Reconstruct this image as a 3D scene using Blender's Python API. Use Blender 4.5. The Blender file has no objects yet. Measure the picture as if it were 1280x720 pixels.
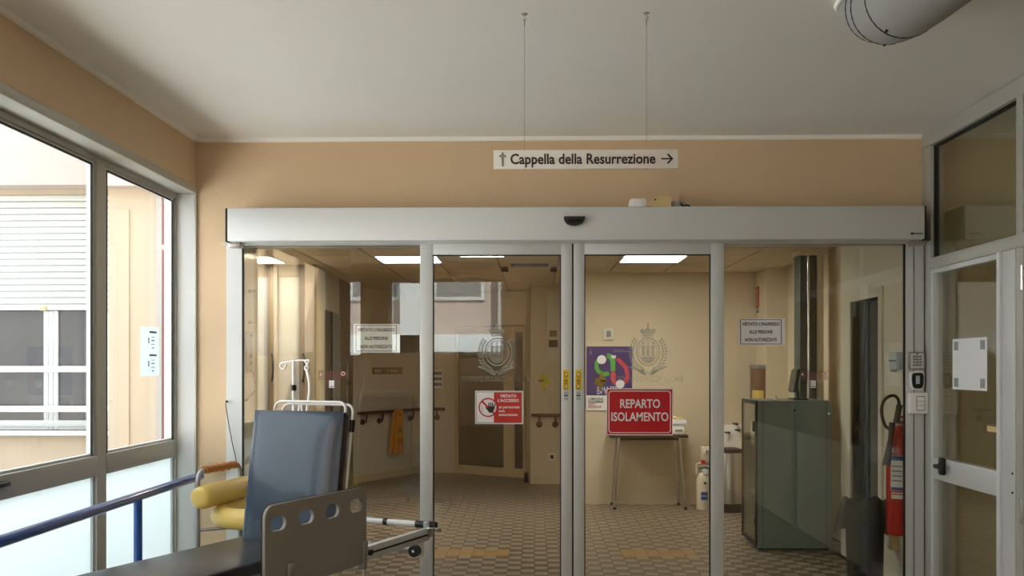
import bpy, bmesh, math, random
from mathutils import Vector, Matrix
random.seed(7)
scene = bpy.context.scene
C = scene.collection
R = math.radians
# ------------------------------------------------------------------ camera
F, H, HOR = 1250.0, 1.5, 458.0          # focal length in pixels of a 1280 frame, eye height, horizon row
TH = math.atan(28 / F)                  # slight turn to the left
cam_d = bpy.data.cameras.new('camera'); cam = bpy.data.objects.new('camera', cam_d); C.objects.link(cam)
cam_d.sensor_fit = 'HORIZONTAL'; cam_d.sensor_width = 36; cam_d.lens = F / 1280 * 36
cam_d.shift_y = (HOR - 360) / 1280; cam_d.clip_start = 0.05
cam.location = (0, 0, H); cam.rotation_euler = (R(90), 0, TH)
scene.camera = cam
# ------------------------------------------------------------------ world, sun, exposure
w = bpy.data.worlds.new('world'); scene.world = w; w.use_nodes = True
bgn = w.node_tree.nodes['Background']; bgn.inputs[0].default_value = (0.86, 0.93, 1.0, 1); bgn.inputs[1].default_value = 1.9
sun_d = bpy.data.lights.new('sun_offscreen', 'SUN'); sun_d.energy = 10.0; sun_d.angle = R(0.6); sun_d.color = (1, 0.98, 0.95)
sun = bpy.data.objects.new('sun_offscreen', sun_d); C.objects.link(sun)
sun.rotation_euler = Vector((-0.25, -0.85, -1.0)).to_track_quat('-Z', 'Y').to_euler()
scene.view_settings.view_transform = 'Standard'; scene.view_settings.look = 'None'
scene.view_settings.exposure = 1.05; scene.view_settings.gamma = 1.0; scene.view_settings.use_curve_mapping = False
scene.cycles.transparent_max_bounces = 24
scene.cycles.max_bounces = 10; scene.cycles.diffuse_bounces = 6
L_LOBBY, L_VEST = 15.5, 20.0     # lamp strengths


# ------------------------------------------------------------------ projection helpers (pixel of the photograph -> place in the room)
def ray(x, y):
    u, v = (x - 640) / F, (HOR - y) / F
    return Vector((-math.sin(TH) + u * math.cos(TH), math.cos(TH) + u * math.sin(TH), v))


def P(x, y, Y):
    d = ray(x, y); t = Y / d.y; return Vector((t * d.x, Y, H + t * d.z))


def PXp(x, y, X):
    d = ray(x, y); t = X / d.x; return Vector((X, t * d.y, H + t * d.z))


def PZp(x, y, z=0.0):
    d = ray(x, y); t = (z - H) / d.z; return Vector((t * d.x, t * d.y, z))


def XX(x, Y): return P(x, HOR, Y).x
def ZZ(x, y, Y): return P(x, y, Y).z


def px_of(p):
    r = Vector((math.cos(TH), math.sin(TH), 0)); f = Vector((-math.sin(TH), math.cos(TH), 0))
    q = Vector(p) - Vector((0, 0, H)); dpt = q.dot(f)
    return 640 + F * q.dot(r) / dpt, HOR - F * q.z / dpt


# ------------------------------------------------------------------ materials
def lin(c):
    c = c / 255
    return c / 12.92 if c <= 0.04045 else ((c + 0.055) / 1.055) ** 2.4


def rgb(r, g, b): return (lin(r), lin(g), lin(b), 1)


M = {}


def mat(name, col, rough=0.5, metal=0.0, var=0.0, vscale=8.0, bump=0.0, bscale=200.0, spec=0.5, stretch=None, emit=None, estr=0.0, alpha=None, coat=0.0):
    m = bpy.data.materials.new(name); m.use_nodes = True; nt = m.node_tree
    b = nt.nodes['Principled BSDF']
    b.inputs['Base Color'].default_value = col; b.inputs['Roughness'].default_value = rough; b.inputs['Metallic'].default_value = metal
    b.inputs['Specular IOR Level'].default_value = spec; b.inputs['Coat Weight'].default_value = coat
    tc = nt.nodes.new('ShaderNodeTexCoord'); src = tc.outputs['Object']
    if stretch:
        mp = nt.nodes.new('ShaderNodeMapping'); mp.inputs['Scale'].default_value = stretch
        nt.links.new(src, mp.inputs[0]); src = mp.outputs[0]
    if var:
        n = nt.nodes.new('ShaderNodeTexNoise'); n.inputs['Scale'].default_value = vscale; n.inputs['Detail'].default_value = 5
        nt.links.new(src, n.inputs['Vector'])
        mx = nt.nodes.new('ShaderNodeMix'); mx.data_type = 'RGBA'
        mx.inputs[6].default_value = [max(0, c * (1 - var)) for c in col[:3]] + [1]
        mx.inputs[7].default_value = [min(1, c * (1 + var)) for c in col[:3]] + [1]
        nt.links.new(n.outputs[0], mx.inputs[0]); nt.links.new(mx.outputs[2], b.inputs['Base Color'])
    if bump:
        n2 = nt.nodes.new('ShaderNodeTexNoise'); n2.inputs['Scale'].default_value = bscale; n2.inputs['Detail'].default_value = 3
        nt.links.new(src, n2.inputs['Vector'])
        bp = nt.nodes.new('ShaderNodeBump'); bp.inputs['Strength'].default_value = bump; bp.inputs['Distance'].default_value = 0.004
        nt.links.new(n2.outputs[0], bp.inputs['Height']); nt.links.new(bp.outputs[0], b.inputs['Normal'])
    if emit:
        b.inputs['Emission Color'].default_value = emit; b.inputs['Emission Strength'].default_value = estr
    if alpha is not None:
        b.inputs['Alpha'].default_value = alpha
    M[name] = m
    return m


def glass(name, tint=(0.95, 0.96, 0.94, 1), refl=1.0, haze=0.0):
    m = bpy.data.materials.new(name); m.use_nodes = True; nt = m.node_tree; nt.nodes.clear()
    out = nt.nodes.new('ShaderNodeOutputMaterial')
    tr = nt.nodes.new('ShaderNodeBsdfTransparent'); tr.inputs[0].default_value = tint
    gl = nt.nodes.new('ShaderNodeBsdfGlossy'); gl.inputs['Roughness'].default_value = 0.0; gl.inputs[0].default_value = (1, 1, 1, 1)
    geo = nt.nodes.new('ShaderNodeNewGeometry')
    ior = nt.nodes.new('ShaderNodeMix'); ior.data_type = 'FLOAT'; ior.inputs[2].default_value = 1.52; ior.inputs[3].default_value = 1 / 1.52
    nt.links.new(geo.outputs['Backfacing'], ior.inputs[0])
    fr = nt.nodes.new('ShaderNodeFresnel'); nt.links.new(ior.outputs[0], fr.inputs[0])
    ml = nt.nodes.new('ShaderNodeMath'); ml.operation = 'MULTIPLY'; ml.use_clamp = True; ml.inputs[1].default_value = refl
    nt.links.new(fr.outputs[0], ml.inputs[0])
    mx = nt.nodes.new('ShaderNodeMixShader'); nt.links.new(ml.outputs[0], mx.inputs[0])
    nt.links.new(tr.outputs[0], mx.inputs[1]); nt.links.new(gl.outputs[0], mx.inputs[2])
    last = mx
    if haze:
        df = nt.nodes.new('ShaderNodeBsdfDiffuse'); df.inputs[0].default_value = (0.8, 0.8, 0.78, 1)
        m2 = nt.nodes.new('ShaderNodeMixShader'); m2.inputs[0].default_value = haze
        nt.links.new(mx.outputs[0], m2.inputs[1]); nt.links.new(df.outputs[0], m2.inputs[2]); last = m2
    nt.links.new(last.outputs[0], out.inputs[0])
    M[name] = m
    return m


def film(name, col, amount, translucent=False):
    """printed or etched film: part see-through, part matt colour"""
    m = bpy.data.materials.new(name); m.use_nodes = True; nt = m.node_tree; nt.nodes.clear()
    out = nt.nodes.new('ShaderNodeOutputMaterial'); tr = nt.nodes.new('ShaderNodeBsdfTransparent')
    df = nt.nodes.new('ShaderNodeBsdfTranslucent' if translucent else 'ShaderNodeBsdfDiffuse'); df.inputs[0].default_value = col
    mx = nt.nodes.new('ShaderNodeMixShader'); mx.inputs[0].default_value = amount
    nt.links.new(tr.outputs[0], mx.inputs[1]); nt.links.new(df.outputs[0], mx.inputs[2]); nt.links.new(mx.outputs[0], out.inputs[0])
    M[name] = m
    return m


mat('plaster_ceiling', rgb(238, 237, 233), 0.9, var=0.03, vscale=1.5, bump=0.15, bscale=60)
mat('cornice_white', rgb(250, 248, 244), 0.7, var=0.02)
mat('peach_wall', rgb(217, 191, 157), 0.85, var=0.04, vscale=2.0, bump=0.5, bscale=140)
mat('khaki_wall', rgb(203, 196, 170), 0.85, var=0.04, vscale=2.0, bump=0.3, bscale=140)
mat('lobby_wall', rgb(210, 197, 171), 0.8, var=0.03, vscale=1.2, bump=0.2, bscale=120)
mat('lobby_wall_pale', rgb(214, 212, 196), 0.7, var=0.03, vscale=1.2)
mat('lobby_ceiling', rgb(205, 188, 160), 0.9, var=0.04, vscale=20, bump=0.2, bscale=300)
mat('ceiling_grid', rgb(150, 135, 112), 0.6, var=0.02)
mat('aluminium', rgb(212, 215, 215), 0.42, 0.2, var=0.03, vscale=3, stretch=(1, 1, 0.05))
mat('aluminium_header', rgb(216, 219, 220), 0.45, 0.15, var=0.02, vscale=3, stretch=(0.05, 1, 1))
mat('aluminium_window', rgb(184, 184, 177), 0.45, 0.2, var=0.04, vscale=3)
mat('jamb_white', rgb(222, 225, 226), 0.5, 0.05, var=0.02)
mat('sash_pale', rgb(205, 209, 210), 0.45, 0.2, var=0.03)
mat('gasket', rgb(24, 24, 24), 0.7, var=0.1)
mat('steel', rgb(176, 174, 170), 0.28, 0.9, var=0.05, vscale=12)
mat('chrome', rgb(214, 212, 212), 0.14, 1.0, var=0.03)
mat('white_enamel', rgb(240, 238, 236), 0.3, var=0.02)
mat('black_plastic', rgb(18, 18, 19), 0.35, var=0.1)
mat('black_bag', rgb(8, 8, 9), 0.34, var=0.2, spec=0.2, bump=0.6, bscale=25)
mat('bin_plastic', rgb(14, 14, 16), 0.4, spec=0.2, var=0.1)
mat('grey_door', rgb(150, 150, 144), 0.5, var=0.04)
mat('floor_grout', rgb(96, 82, 66), 0.8, var=0.1)
mat('tile_light', rgb(160, 146, 126), 0.33, var=0.12, vscale=3.0)
mat('tile_dark', rgb(98, 82, 65), 0.33, var=0.12, vscale=3.0)
mat('tile_ochre', rgb(176, 138, 82), 0.36, var=0.1, vscale=9.0)
mat('white_sign', rgb(244, 242, 238), 0.4, var=0.01)
mat('sign_letter', rgb(52, 38, 40), 0.5, var=0.02)
mat('paper', rgb(238, 238, 240), 0.8, var=0.02)
mat('ink_navy', rgb(28, 30, 58), 0.7, var=0.02)
mat('ink_grey', rgb(120, 122, 132), 0.7, var=0.02)
mat('sign_red', rgb(196, 22, 38), 0.4, var=0.03)
mat('sign_red_orange', rgb(202, 50, 40), 0.5, var=0.03)
mat('sign_white_print', rgb(240, 236, 236), 0.5, var=0.01)
mat('hand_brown', rgb(58, 40, 34), 0.6, var=0.05)
mat('purple_print', rgb(66, 44, 116), 0.6, var=0.08, vscale=4)
mat('green_print', rgb(84, 172, 66), 0.6, var=0.04)
mat('red_print', rgb(206, 62, 74), 0.6, var=0.04)
mat('yellow_label', rgb(232, 205, 30), 0.5, var=0.04)
mat('label_blue_grey', rgb(170, 182, 188), 0.5, var=0.03)
mat('warning_red', rgb(176, 70, 50), 0.5, var=0.03)
mat('vinyl_blue', rgb(28, 44, 62), 0.32, var=0.3, vscale=4, bump=0.12, bscale=14, coat=0.15)
mat('vinyl_black', rgb(34, 32, 34), 0.36, var=0.15, vscale=5, bump=0.15, bscale=10)
mat('panel_grey', rgb(142, 136, 130), 0.55, var=0.02)
mat('rail_blue', rgb(26, 80, 160), 0.22, var=0.04, coat=0.4)
mat('pad_yellow', rgb(222, 192, 104), 0.42, var=0.05, vscale=6)
mat('grip_orange', rgb(188, 118, 44), 0.5, var=0.1, vscale=20)
mat('tube_grey', rgb(160, 160, 162), 0.3, 0.6, var=0.04)
mat('extinguisher_red', rgb(190, 16, 22), 0.25, var=0.03, coat=0.4)
mat('label_white', rgb(226, 230, 236), 0.5, var=0.02)
mat('label_blue', rgb(36, 84, 160), 0.5, var=0.02)
mat('cabinet_green', rgb(126, 146, 146), 0.42, var=0.03, vscale=2)
mat('cabinet_line', rgb(64, 74, 70), 0.5, var=0.03)
mat('table_top', rgb(62, 50, 40), 0.4, var=0.1)
mat('oxygen_white', rgb(226, 214, 190), 0.4, var=0.03)
mat('label_green', rgb(60, 120, 60), 0.5, var=0.03)
mat('handrail_maroon', rgb(92, 30, 34), 0.35, var=0.05)
mat('wet_sign_yellow', rgb(234, 150, 30), 0.45, var=0.04)
mat('door_frame_beige', rgb(204, 184, 146), 0.55, var=0.03)
mat('brown_frame', rgb(126, 110, 88), 0.55, var=0.04)
mat('brown_panel', rgb(120, 98, 70), 0.55, var=0.05)
mat('dark_pane', rgb(22, 24, 23), 0.12, var=0.05, spec=0.3)
mat('frosted_pane', rgb(142, 139, 126), 0.5, var=0.03)
mat('grey_pane', rgb(130, 130, 128), 0.4, var=0.03)
mat('cream_plastic', rgb(222, 196, 140), 0.5, var=0.04)
mat('duct_grey', rgb(158, 160, 158), 0.5, var=0.04, vscale=6)
mat('foam_green', rgb(72, 116, 74), 0.7, var=0.1, vscale=30)
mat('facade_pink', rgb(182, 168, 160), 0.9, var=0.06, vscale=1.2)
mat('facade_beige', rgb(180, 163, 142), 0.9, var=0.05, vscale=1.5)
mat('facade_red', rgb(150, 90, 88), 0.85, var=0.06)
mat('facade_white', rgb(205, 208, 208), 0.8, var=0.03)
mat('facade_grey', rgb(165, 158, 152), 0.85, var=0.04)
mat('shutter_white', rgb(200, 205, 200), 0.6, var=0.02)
mat('window_dark', rgb(66, 64, 64), 0.15, var=0.35, vscale=2.2)
mat('paving', rgb(200, 199, 196), 0.9, var=0.08)
mat('wood_brown', rgb(120, 92, 66), 0.6, var=0.15, vscale=14)
mat('lamp_panel', (1, 1, 1, 1), 0.5, emit=(1, 0.95, 0.88, 1), estr=L_LOBBY)
mat('lamp_vestibule', (1, 1, 1, 1), 0.5, emit=(1, 0.86, 0.66, 1), estr=L_VEST)
glass('door_glass', (0.93, 0.94, 0.91, 1), 1.45)
glass('window_glass', (0.97, 0.98, 0.97, 1), 0.5)
glass('side_glass', (0.95, 0.95, 0.89, 1), 1.0)
film('etched', rgb(190, 189, 176), 0.4)
film('film_red', rgb(150, 96, 88), 0.16)
film('film_pink', rgb(240, 200, 200), 0.8)
film('sticker_olive', rgb(178, 156, 52), 0.6)
film('tape', rgb(188, 200, 190), 0.6)


def frosted(name):
    m = bpy.data.materials.new(name); m.use_nodes = True; nt = m.node_tree; nt.nodes.clear()
    out = nt.nodes.new('ShaderNodeOutputMaterial')
    tl = nt.nodes.new('ShaderNodeBsdfTranslucent'); tl.inputs[0].default_value = (0.72, 0.78, 0.78, 1)
    df = nt.nodes.new('ShaderNodeBsdfDiffuse'); df.inputs[0].default_value = (0.85, 0.88, 0.88, 1)
    n = nt.nodes.new('ShaderNodeTexNoise'); n.inputs['Scale'].default_value = 1.5
    mr = nt.nodes.new('ShaderNodeMapRange'); mr.inputs[3].default_value = 0.15; mr.inputs[4].default_value = 0.3
    nt.links.new(n.outputs[0], mr.inputs[0])
    mx = nt.nodes.new('ShaderNodeMixShader'); nt.links.new(mr.outputs[0], mx.inputs[0])
    nt.links.new(tl.outputs[0], mx.inputs[1]); nt.links.new(df.outputs[0], mx.inputs[2]); nt.links.new(mx.outputs[0], out.inputs[0])
    M[name] = m


frosted('frosted_film')
frosted('paper_backlit')


# ------------------------------------------------------------------ mesh building
def smooth_path(pts, n=8, closed=False):
    pts = [Vector(p) for p in pts]; out = []
    N = len(pts); rng = N if closed else N - 1
    for i in range(rng):
        if closed:
            p0, p1, p2, p3 = pts[i - 1], pts[i], pts[(i + 1) % N], pts[(i + 2) % N]
        else:
            p0 = pts[i - 1] if i > 0 else pts[0] * 2 - pts[1]
            p1, p2 = pts[i], pts[i + 1]
            p3 = pts[i + 2] if i + 2 < N else pts[-1] * 2 - pts[-2]
        for k in range(n):
            t = k / n
            out.append(0.5 * ((2 * p1) + (p2 - p0) * t + (2 * p0 - 5 * p1 + 4 * p2 - p3) * t * t + (3 * p1 - p0 - 3 * p2 + p3) * t ** 3))
    if not closed: out.append(pts[-1])
    return out


def round_corners(pts, r, n=5):
    """polyline with its corners rounded"""
    pts = [Vector(p) for p in pts]; out = [pts[0]]
    for i in range(1, len(pts) - 1):
        a, b, c = pts[i - 1], pts[i], pts[i + 1]
        d1 = (a - b); d2 = (c - b); k = min(r, d1.length * 0.49, d2.length * 0.49)
        s, e = b + d1.normalized() * k, b + d2.normalized() * k
        for j in range(n + 1):
            t = j / n; out.append(s * (1 - t) ** 2 + b * 2 * t * (1 - t) + e * t * t)
    out.append(pts[-1]); return out


class MB:
    def __init__(self): self.bm = bmesh.new()

    def box(self, x0, x1, y0, y1, z0, z1, bev=0.0, M4=None):
        a, b = sorted((x0, x1)); c, d = sorted((y0, y1)); e, f = sorted((z0, z1))
        vs = [self.bm.verts.new(p) for p in ((a, c, e), (b, c, e), (b, d, e), (a, d, e), (a, c, f), (b, c, f), (b, d, f), (a, d, f))]
        fs = [self.bm.faces.new([vs[i] for i in q]) for q in ((0, 3, 2, 1), (4, 5, 6, 7), (0, 1, 5, 4), (1, 2, 6, 5), (2, 3, 7, 6), (3, 0, 4, 7))]
        if bev:
            es = list({ed for fc in fs for ed in fc.edges})
            r = bmesh.ops.bevel(self.bm, geom=es, offset=bev, segments=2, affect='EDGES', profile=0.5)
            vs = list({v for fc in r['faces'] for v in fc.verts} | {v for v in vs if v.is_valid})
        if M4:
            for v in vs: v.co = M4 @ v.co
        return self

    def tube(self, pts, r, seg=10, closed=False, caps=True, sx=1.0):
        pts = [Vector(p) for p in pts]; N = len(pts); rings = []
        rad = r if isinstance(r, (list, tuple)) else [r] * N
        nrm = None
        for i in range(N):
            if closed: t = pts[(i + 1) % N] - pts[i - 1]
            else: t = pts[min(i + 1, N - 1)] - pts[max(i - 1, 0)]
            if t.length < 1e-9: t = Vector((0, 0, 1))
            t.normalize()
            if nrm is None:
                a = Vector((0, 0, 1)) if abs(t.z) < 0.9 else Vector((1, 0, 0)); nrm = (a - t * a.dot(t)).normalized()
            else:
                nrm = (nrm - t * nrm.dot(t)); nrm = nrm.normalized() if nrm.length > 1e-6 else t.orthogonal().normalized()
            bn = t.cross(nrm)
            rings.append([self.bm.verts.new(pts[i] + (nrm * math.cos(2 * math.pi * k / seg) + bn * sx * math.sin(2 * math.pi * k / seg)) * rad[i]) for k in range(seg)])
        for i in range(N if closed else N - 1):
            A, B = rings[i], rings[(i + 1) % N]
            for k in range(seg): self.bm.faces.new((A[k], A[(k + 1) % seg], B[(k + 1) % seg], B[k]))
        if caps and not closed:
            self.bm.faces.new(rings[0][::-1]); self.bm.faces.new(rings[-1])
        return self

    def cyl(self, p0, p1, r0, r1=None, seg=16):
        return self.tube([p0, p1], [r0, r0 if r1 is None else r1], seg)

    def lathe(self, prof, c=(0, 0, 0), seg=24, ex=1.0, ey=1.0):
        rings = []
        for r, z in prof:
            rings.append([self.bm.verts.new((c[0] + ex * r * math.cos(2 * math.pi * k / seg), c[1] + ey * r * math.sin(2 * math.pi * k / seg), c[2] + z)) for k in range(seg)])
        for A, B in zip(rings, rings[1:]):
            for k in range(seg): self.bm.faces.new((A[k], A[(k + 1) % seg], B[(k + 1) % seg], B[k]))
        if prof[0][0] > 1e-5: self.bm.faces.new(rings[0][::-1])
        if prof[-1][0] > 1e-5: self.bm.faces.new(rings[-1])
        return self

    def prism(self, poly, o, ux, uy, depth):
        """polygon in the plane (o, ux, uy), extruded along ux x uy"""
        o, ux, uy = Vector(o), Vector(ux), Vector(uy); n = ux.cross(uy).normalized() * depth
        A = [self.bm.verts.new(o + ux * p[0] + uy * p[1]) for p in poly]; B = [self.bm.verts.new(v.co + n) for v in A]
        self.bm.faces.new(A[::-1]); self.bm.faces.new(B)
        for i in range(len(poly)):
            j = (i + 1) % len(poly); self.bm.faces.new((A[i], A[j], B[j], B[i]))
        return self

    def wall(self, p, q, z0, z1, t):
        """upright slab from p to q (plan points); thickness t to the left of the direction p -> q"""
        p, q = Vector((p[0], p[1], 0)), Vector((q[0], q[1], 0)); d = (q - p).normalized(); n = Vector((-d.y, d.x, 0))
        L = (q - p).length
        M4 = Matrix.Translation(p) @ Matrix(((d.x, n.x, 0, 0), (d.y, n.y, 0, 0), (0, 0, 1, 0), (0, 0, 0, 1)))
        return self.box(0, L, 0, t, z0, z1, M4=M4)

    def build(self, name, m, parent=None, ang=40, M4=None):
        bmesh.ops.remove_doubles(self.bm, verts=self.bm.verts, dist=1e-6)
        bmesh.ops.recalc_face_normals(self.bm, faces=self.bm.faces)
        me = bpy.data.meshes.new(name)
        if M4 is not None: self.bm.transform(M4)
        self.bm.to_mesh(me); self.bm.free()
        return finish(name, me, m, parent, ang)


def root_loc(o):
    while o.parent: o = o.parent
    return o.location.copy()


def finish(name, me, m, parent=None, ang=40):
    me.materials.clear(); me.materials.append(M[m])
    if ang and len(me.polygons):
        me.polygons.foreach_set('use_smooth', [True] * len(me.polygons)); me.set_sharp_from_angle(angle=R(ang))
    o = bpy.data.objects.new(name, me); C.objects.link(o)
    if parent is not None:
        me.transform(Matrix.Translation(-root_loc(parent))); o.parent = parent
    else:  # bring the origin to the base of the thing
        xs = [v.co.x for v in me.vertices]; ys = [v.co.y for v in me.vertices]; zs = [v.co.z for v in me.vertices]
        c = Vector(((min(xs) + max(xs)) / 2, (min(ys) + max(ys)) / 2, min(zs)))
        me.transform(Matrix.Translation(-c)); o.location = c
    return o


def tag(o, label, cat=None, group=None, kind=None):
    o['label'] = label
    if cat: o['category'] = cat
    if group: o['group'] = group
    if kind: o['kind'] = kind
    return o


def thing(name, label, cat, loc=(0, 0, 0), group=None, kind=None):
    o = bpy.data.objects.new(name, None); C.objects.link(o); o.location = loc; o.empty_display_size = 0.1
    return tag(o, label, cat, group, kind)


def B(name, m, parent, *a, bev=0.0, ang=40):
    return MB().box(*a, bev=bev).build(name, m, parent, ang)


def curve_mesh(splines, ext=0.0005, bevel=0.0):
    cu = bpy.data.curves.new('outline', 'CURVE'); cu.dimensions = '2D'; cu.fill_mode = 'BOTH'; cu.extrude = ext; cu.bevel_depth = bevel; cu.bevel_resolution = 1
    for s in splines:
        sp = cu.splines.new('POLY'); sp.points.add(len(s) - 1); sp.use_cyclic_u = True
        for p, v in zip(sp.points, s): p.co = (v[0], v[1], 0, 1)
    o = bpy.data.objects.new('outline', cu); C.objects.link(o)
    dg = bpy.context.evaluated_depsgraph_get(); me = bpy.data.meshes.new_from_object(o.evaluated_get(dg))
    bpy.data.objects.remove(o); bpy.data.curves.remove(cu)
    return me


def text_mesh(body, size, bold=0.0, ext=0.0004, align='CENTER', width=None, spacing=1.0, line=1.0):
    cu = bpy.data.curves.new('text', 'FONT'); cu.body = body; cu.size = size; cu.align_x = align; cu.align_y = 'CENTER'
    cu.extrude = ext; cu.offset = bold * size; cu.space_character = spacing; cu.space_line = line; cu.resolution_u = 3
    o = bpy.data.objects.new('text', cu); C.objects.link(o)
    dg = bpy.context.evaluated_depsgraph_get(); me = bpy.data.meshes.new_from_object(o.evaluated_get(dg))
    bpy.data.objects.remove(o); bpy.data.curves.remove(cu)
    if width:
        xs = [v.co.x for v in me.vertices]; s = width / max(1e-6, max(xs) - min(xs)); me.transform(Matrix.Diagonal((s, 1, 1, 1)))
    return me


FRONT = Matrix(((1, 0, 0, 0), (0, 0, -1, 0), (0, 1, 0, 0), (0, 0, 0, 1)))   # flat artwork -> upright, facing the camera (-Y)
def frame_of(o, ux, uy):
    ux, uy = Vector(ux).normalized(), Vector(uy).normalized(); n = ux.cross(uy)
    return Matrix.Translation(Vector(o)) @ Matrix(((ux.x, uy.x, n.x, 0), (ux.y, uy.y, n.y, 0), (ux.z, uy.z, n.z, 0), (0, 0, 0, 1)))


def art(name, me, m, parent, loc, MF=FRONT):
    me.transform(Matrix.Translation(Vector(loc)) @ MF); return finish(name, me, m, parent, 0)


def circle(cx, cy, rx, ry=None, n=24, a0=0, a1=2 * math.pi, full=True):
    ry = rx if ry is None else ry
    k = n if full else n + 1
    return [(cx + rx * math.cos(a0 + (a1 - a0) * i / n), cy + ry * math.sin(a0 + (a1 - a0) * i / n)) for i in range(k)]


def rect(x0, y0, x1, y1): return [(x0, y0), (x1, y0), (x1, y1), (x0, y1)]


def rrect(x0, y0, x1, y1, r, n=5):
    out = []
    for cx, cy, a in ((x1 - r, y1 - r, 0), (x0 + r, y1 - r, 90), (x0 + r, y0 + r, 180), (x1 - r, y0 + r, 270)):
        for i in range(n + 1):
            t = R(a + 90 * i / n); out.append((cx + r * math.cos(t), cy + r * math.sin(t)))
    return out


def struct(o, label, cat): return tag(o, label, cat, kind='structure')


# ================================================================== THE SETTING
YW = 6.20            # face of the wall that holds the sliding door
XL = XX(245, YW)     # left wall face
XR = XX(1157, 6.13) + 0.034            # glazed partition on the right
ZC = ZZ(245, 173.5, YW)   # vestibule ceiling
ZI = 2.52            # lobby ceiling
YB = -1.5            # wall behind the camera
YLE = 0.87           # where the left wall ends and the space widens

# --- floor: slab with its tiles
floor = struct(MB().box(-3.6, 4.9, -3.0, 14.9, -0.15, -0.012).build('floor', 'floor_grout', None, 0), 'chequered floor of small light and dark brown tiles running into the lobby', 'floor')
TS, GAP = 0.1, 0.0025
tile_me = {}
for key in ('tile_light', 'tile_dark', 'tile_ochre'):
    bm_ = MB(); h = (TS - GAP) / 2
    bm_.box(-h, h, -h, h, -0.013, 0)
    me = bpy.data.meshes.new('floor_tile'); bm_.bm.to_mesh(me); bm_.bm.free(); me.materials.append(M[key]); tile_me[key] = me


def inside_lobby(x, y):
    if y < 6.2: return (-2.1 < x < 2.42 and y > -1.5) or (-3.1 < x < 2.42 and -1.5 < y < 0.87) or (2.42 <= x < 4.6 and 1 < y < 6.2)
    if y > 14.3: return False
    if y < 7.54: return -2.1 < x < 2.45
    if y < 8.1: return -2.6 < x < 2.45
    if y < 10.0: return -3.2 < x < 2.6
    if y < 10.4: return -2.3 < x < 2.6
    if y < 10.9: return -2.3 < x < 2.4
    if y < 12.76: return -2.4 < x < 0.36
    return -2.33 + (y - 12.76) * 0.5 < x < 0.0


def tile_kind(i, j):
    x, y = (i + 0.5) * TS, (j + 0.5) * TS
    if 79 <= j <= 81 and (7 <= i <= 12 or -9 <= i <= -3): return 'tile_ochre'
    return 'tile_dark' if (i + j) % 2 else 'tile_light'


cand, rest = [], []
for j in range(-15, 143):
    for i in range(-33, 46):
        x, y = (i + 0.5) * TS, (j + 0.5) * TS
        if not inside_lobby(x, y): continue
        vis = False
        if y > 6.5:
            px, py = px_of((x, y, 0))
            vis = py < 718 and (543 < px < 699 or 731 < px < 889 or 909 < px < 1055 or 460 < px < 524)
            if 947 < px < 1040 and py < 687: vis = False
        (cand if vis else rest).append((y, x, i, j))
cand.sort(); parts, rest = cand[:300], rest + cand[300:]
for y, x, i, j in parts:
    o = bpy.data.objects.new('floor_tile', tile_me[tile_kind(i, j)]); C.objects.link(o); o.parent = floor
    o.location = Vector((x, y, random.uniform(-0.0006, 0))) - floor.location
vs, fs, mi = [], [], []
hh = (TS - GAP) / 2
for y, x, i, j in rest:
    b0 = len(vs); z1 = random.uniform(-0.0006, 0)
    vs += [(x + sx * hh, y + sy * hh, zz) for zz in (-0.013, z1) for sx, sy in ((-1, -1), (1, -1), (1, 1), (-1, 1))]
    fs += [tuple(b0 + k for k in q) for q in ((4, 5, 6, 7), (0, 1, 5, 4), (1, 2, 6, 5), (2, 3, 7, 6), (3, 0, 4, 7))]
    mi += [('tile_light', 'tile_dark', 'tile_ochre').index(tile_kind(i, j))] * 5
me = bpy.data.meshes.new('floor_tile_field'); me.from_pydata(vs, [], fs)
for k in ('tile_light', 'tile_dark', 'tile_ochre'): me.materials.append(M[k])
me.polygons.foreach_set('material_index', mi)
o = bpy.data.objects.new('floor_tile_field', me); C.objects.link(o); o.parent = floor; o.location = -floor.location; o['kind'] = 'stuff'

# --- ceilings
struct(MB().box(XL - 0.2, 4.9, YLE, 6.4, ZC, ZC + 0.2).box(-3.32, 4.9, -2.55, YLE, ZC, ZC + 0.2).build('ceiling', 'plaster_ceiling', None, 0), 'plain off-white plaster ceiling of the vestibule', 'ceiling')
lob = struct(MB().box(-2.15, 3.2, 6.4, 7.6, ZI + 0.03, ZI + 0.15).box(-2.68, 3.2, 7.6, 8.4, ZI + 0.03, ZI + 0.15).box(-2.95, 3.2, 8.4, 9.2, ZI + 0.03, ZI + 0.15).box(-3.28, 3.2, 9.2, 14.9, ZI + 0.03, ZI + 0.15).build('ceiling_lobby', 'ceiling_grid', None, 0), 'suspended panel ceiling of the lobby behind the sliding door', 'ceiling')
PITCH = 0.5825
pan = MB(); pan.box(-PITCH / 2 + 0.008, PITCH / 2 - 0.008, -PITCH / 2 + 0.008, PITCH / 2 - 0.008, 0, 0.031)
pme = bpy.data.meshes.new('ceiling_panel'); pan.bm.to_mesh(pme); pan.bm.free(); pme.materials.append(M['lobby_ceiling'])
LX0 = -1.225
for ix in range(-4, 8):
    for iy in range(-5, 9):
        cx, cy = LX0 + ix * PITCH, 9.45 + iy * PITCH
        if cy < 6.6 or cx > 2.75 or cx - PITCH / 2 < (-2.2 if cy < 7.9 else -2.7 if cy < 8.7 else -3.3): continue
        o = bpy.data.objects.new('ceiling_panel', pme); C.objects.link(o); o.parent = lob; o.location = Vector((cx, cy, ZI)) - lob.location

# --- vestibule walls
def wallbox(name, label, m, *boxes):
    b = MB()
    for a in boxes: b.box(*a)
    return struct(b.build(name, m, None, 0), label, 'wall')


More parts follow.
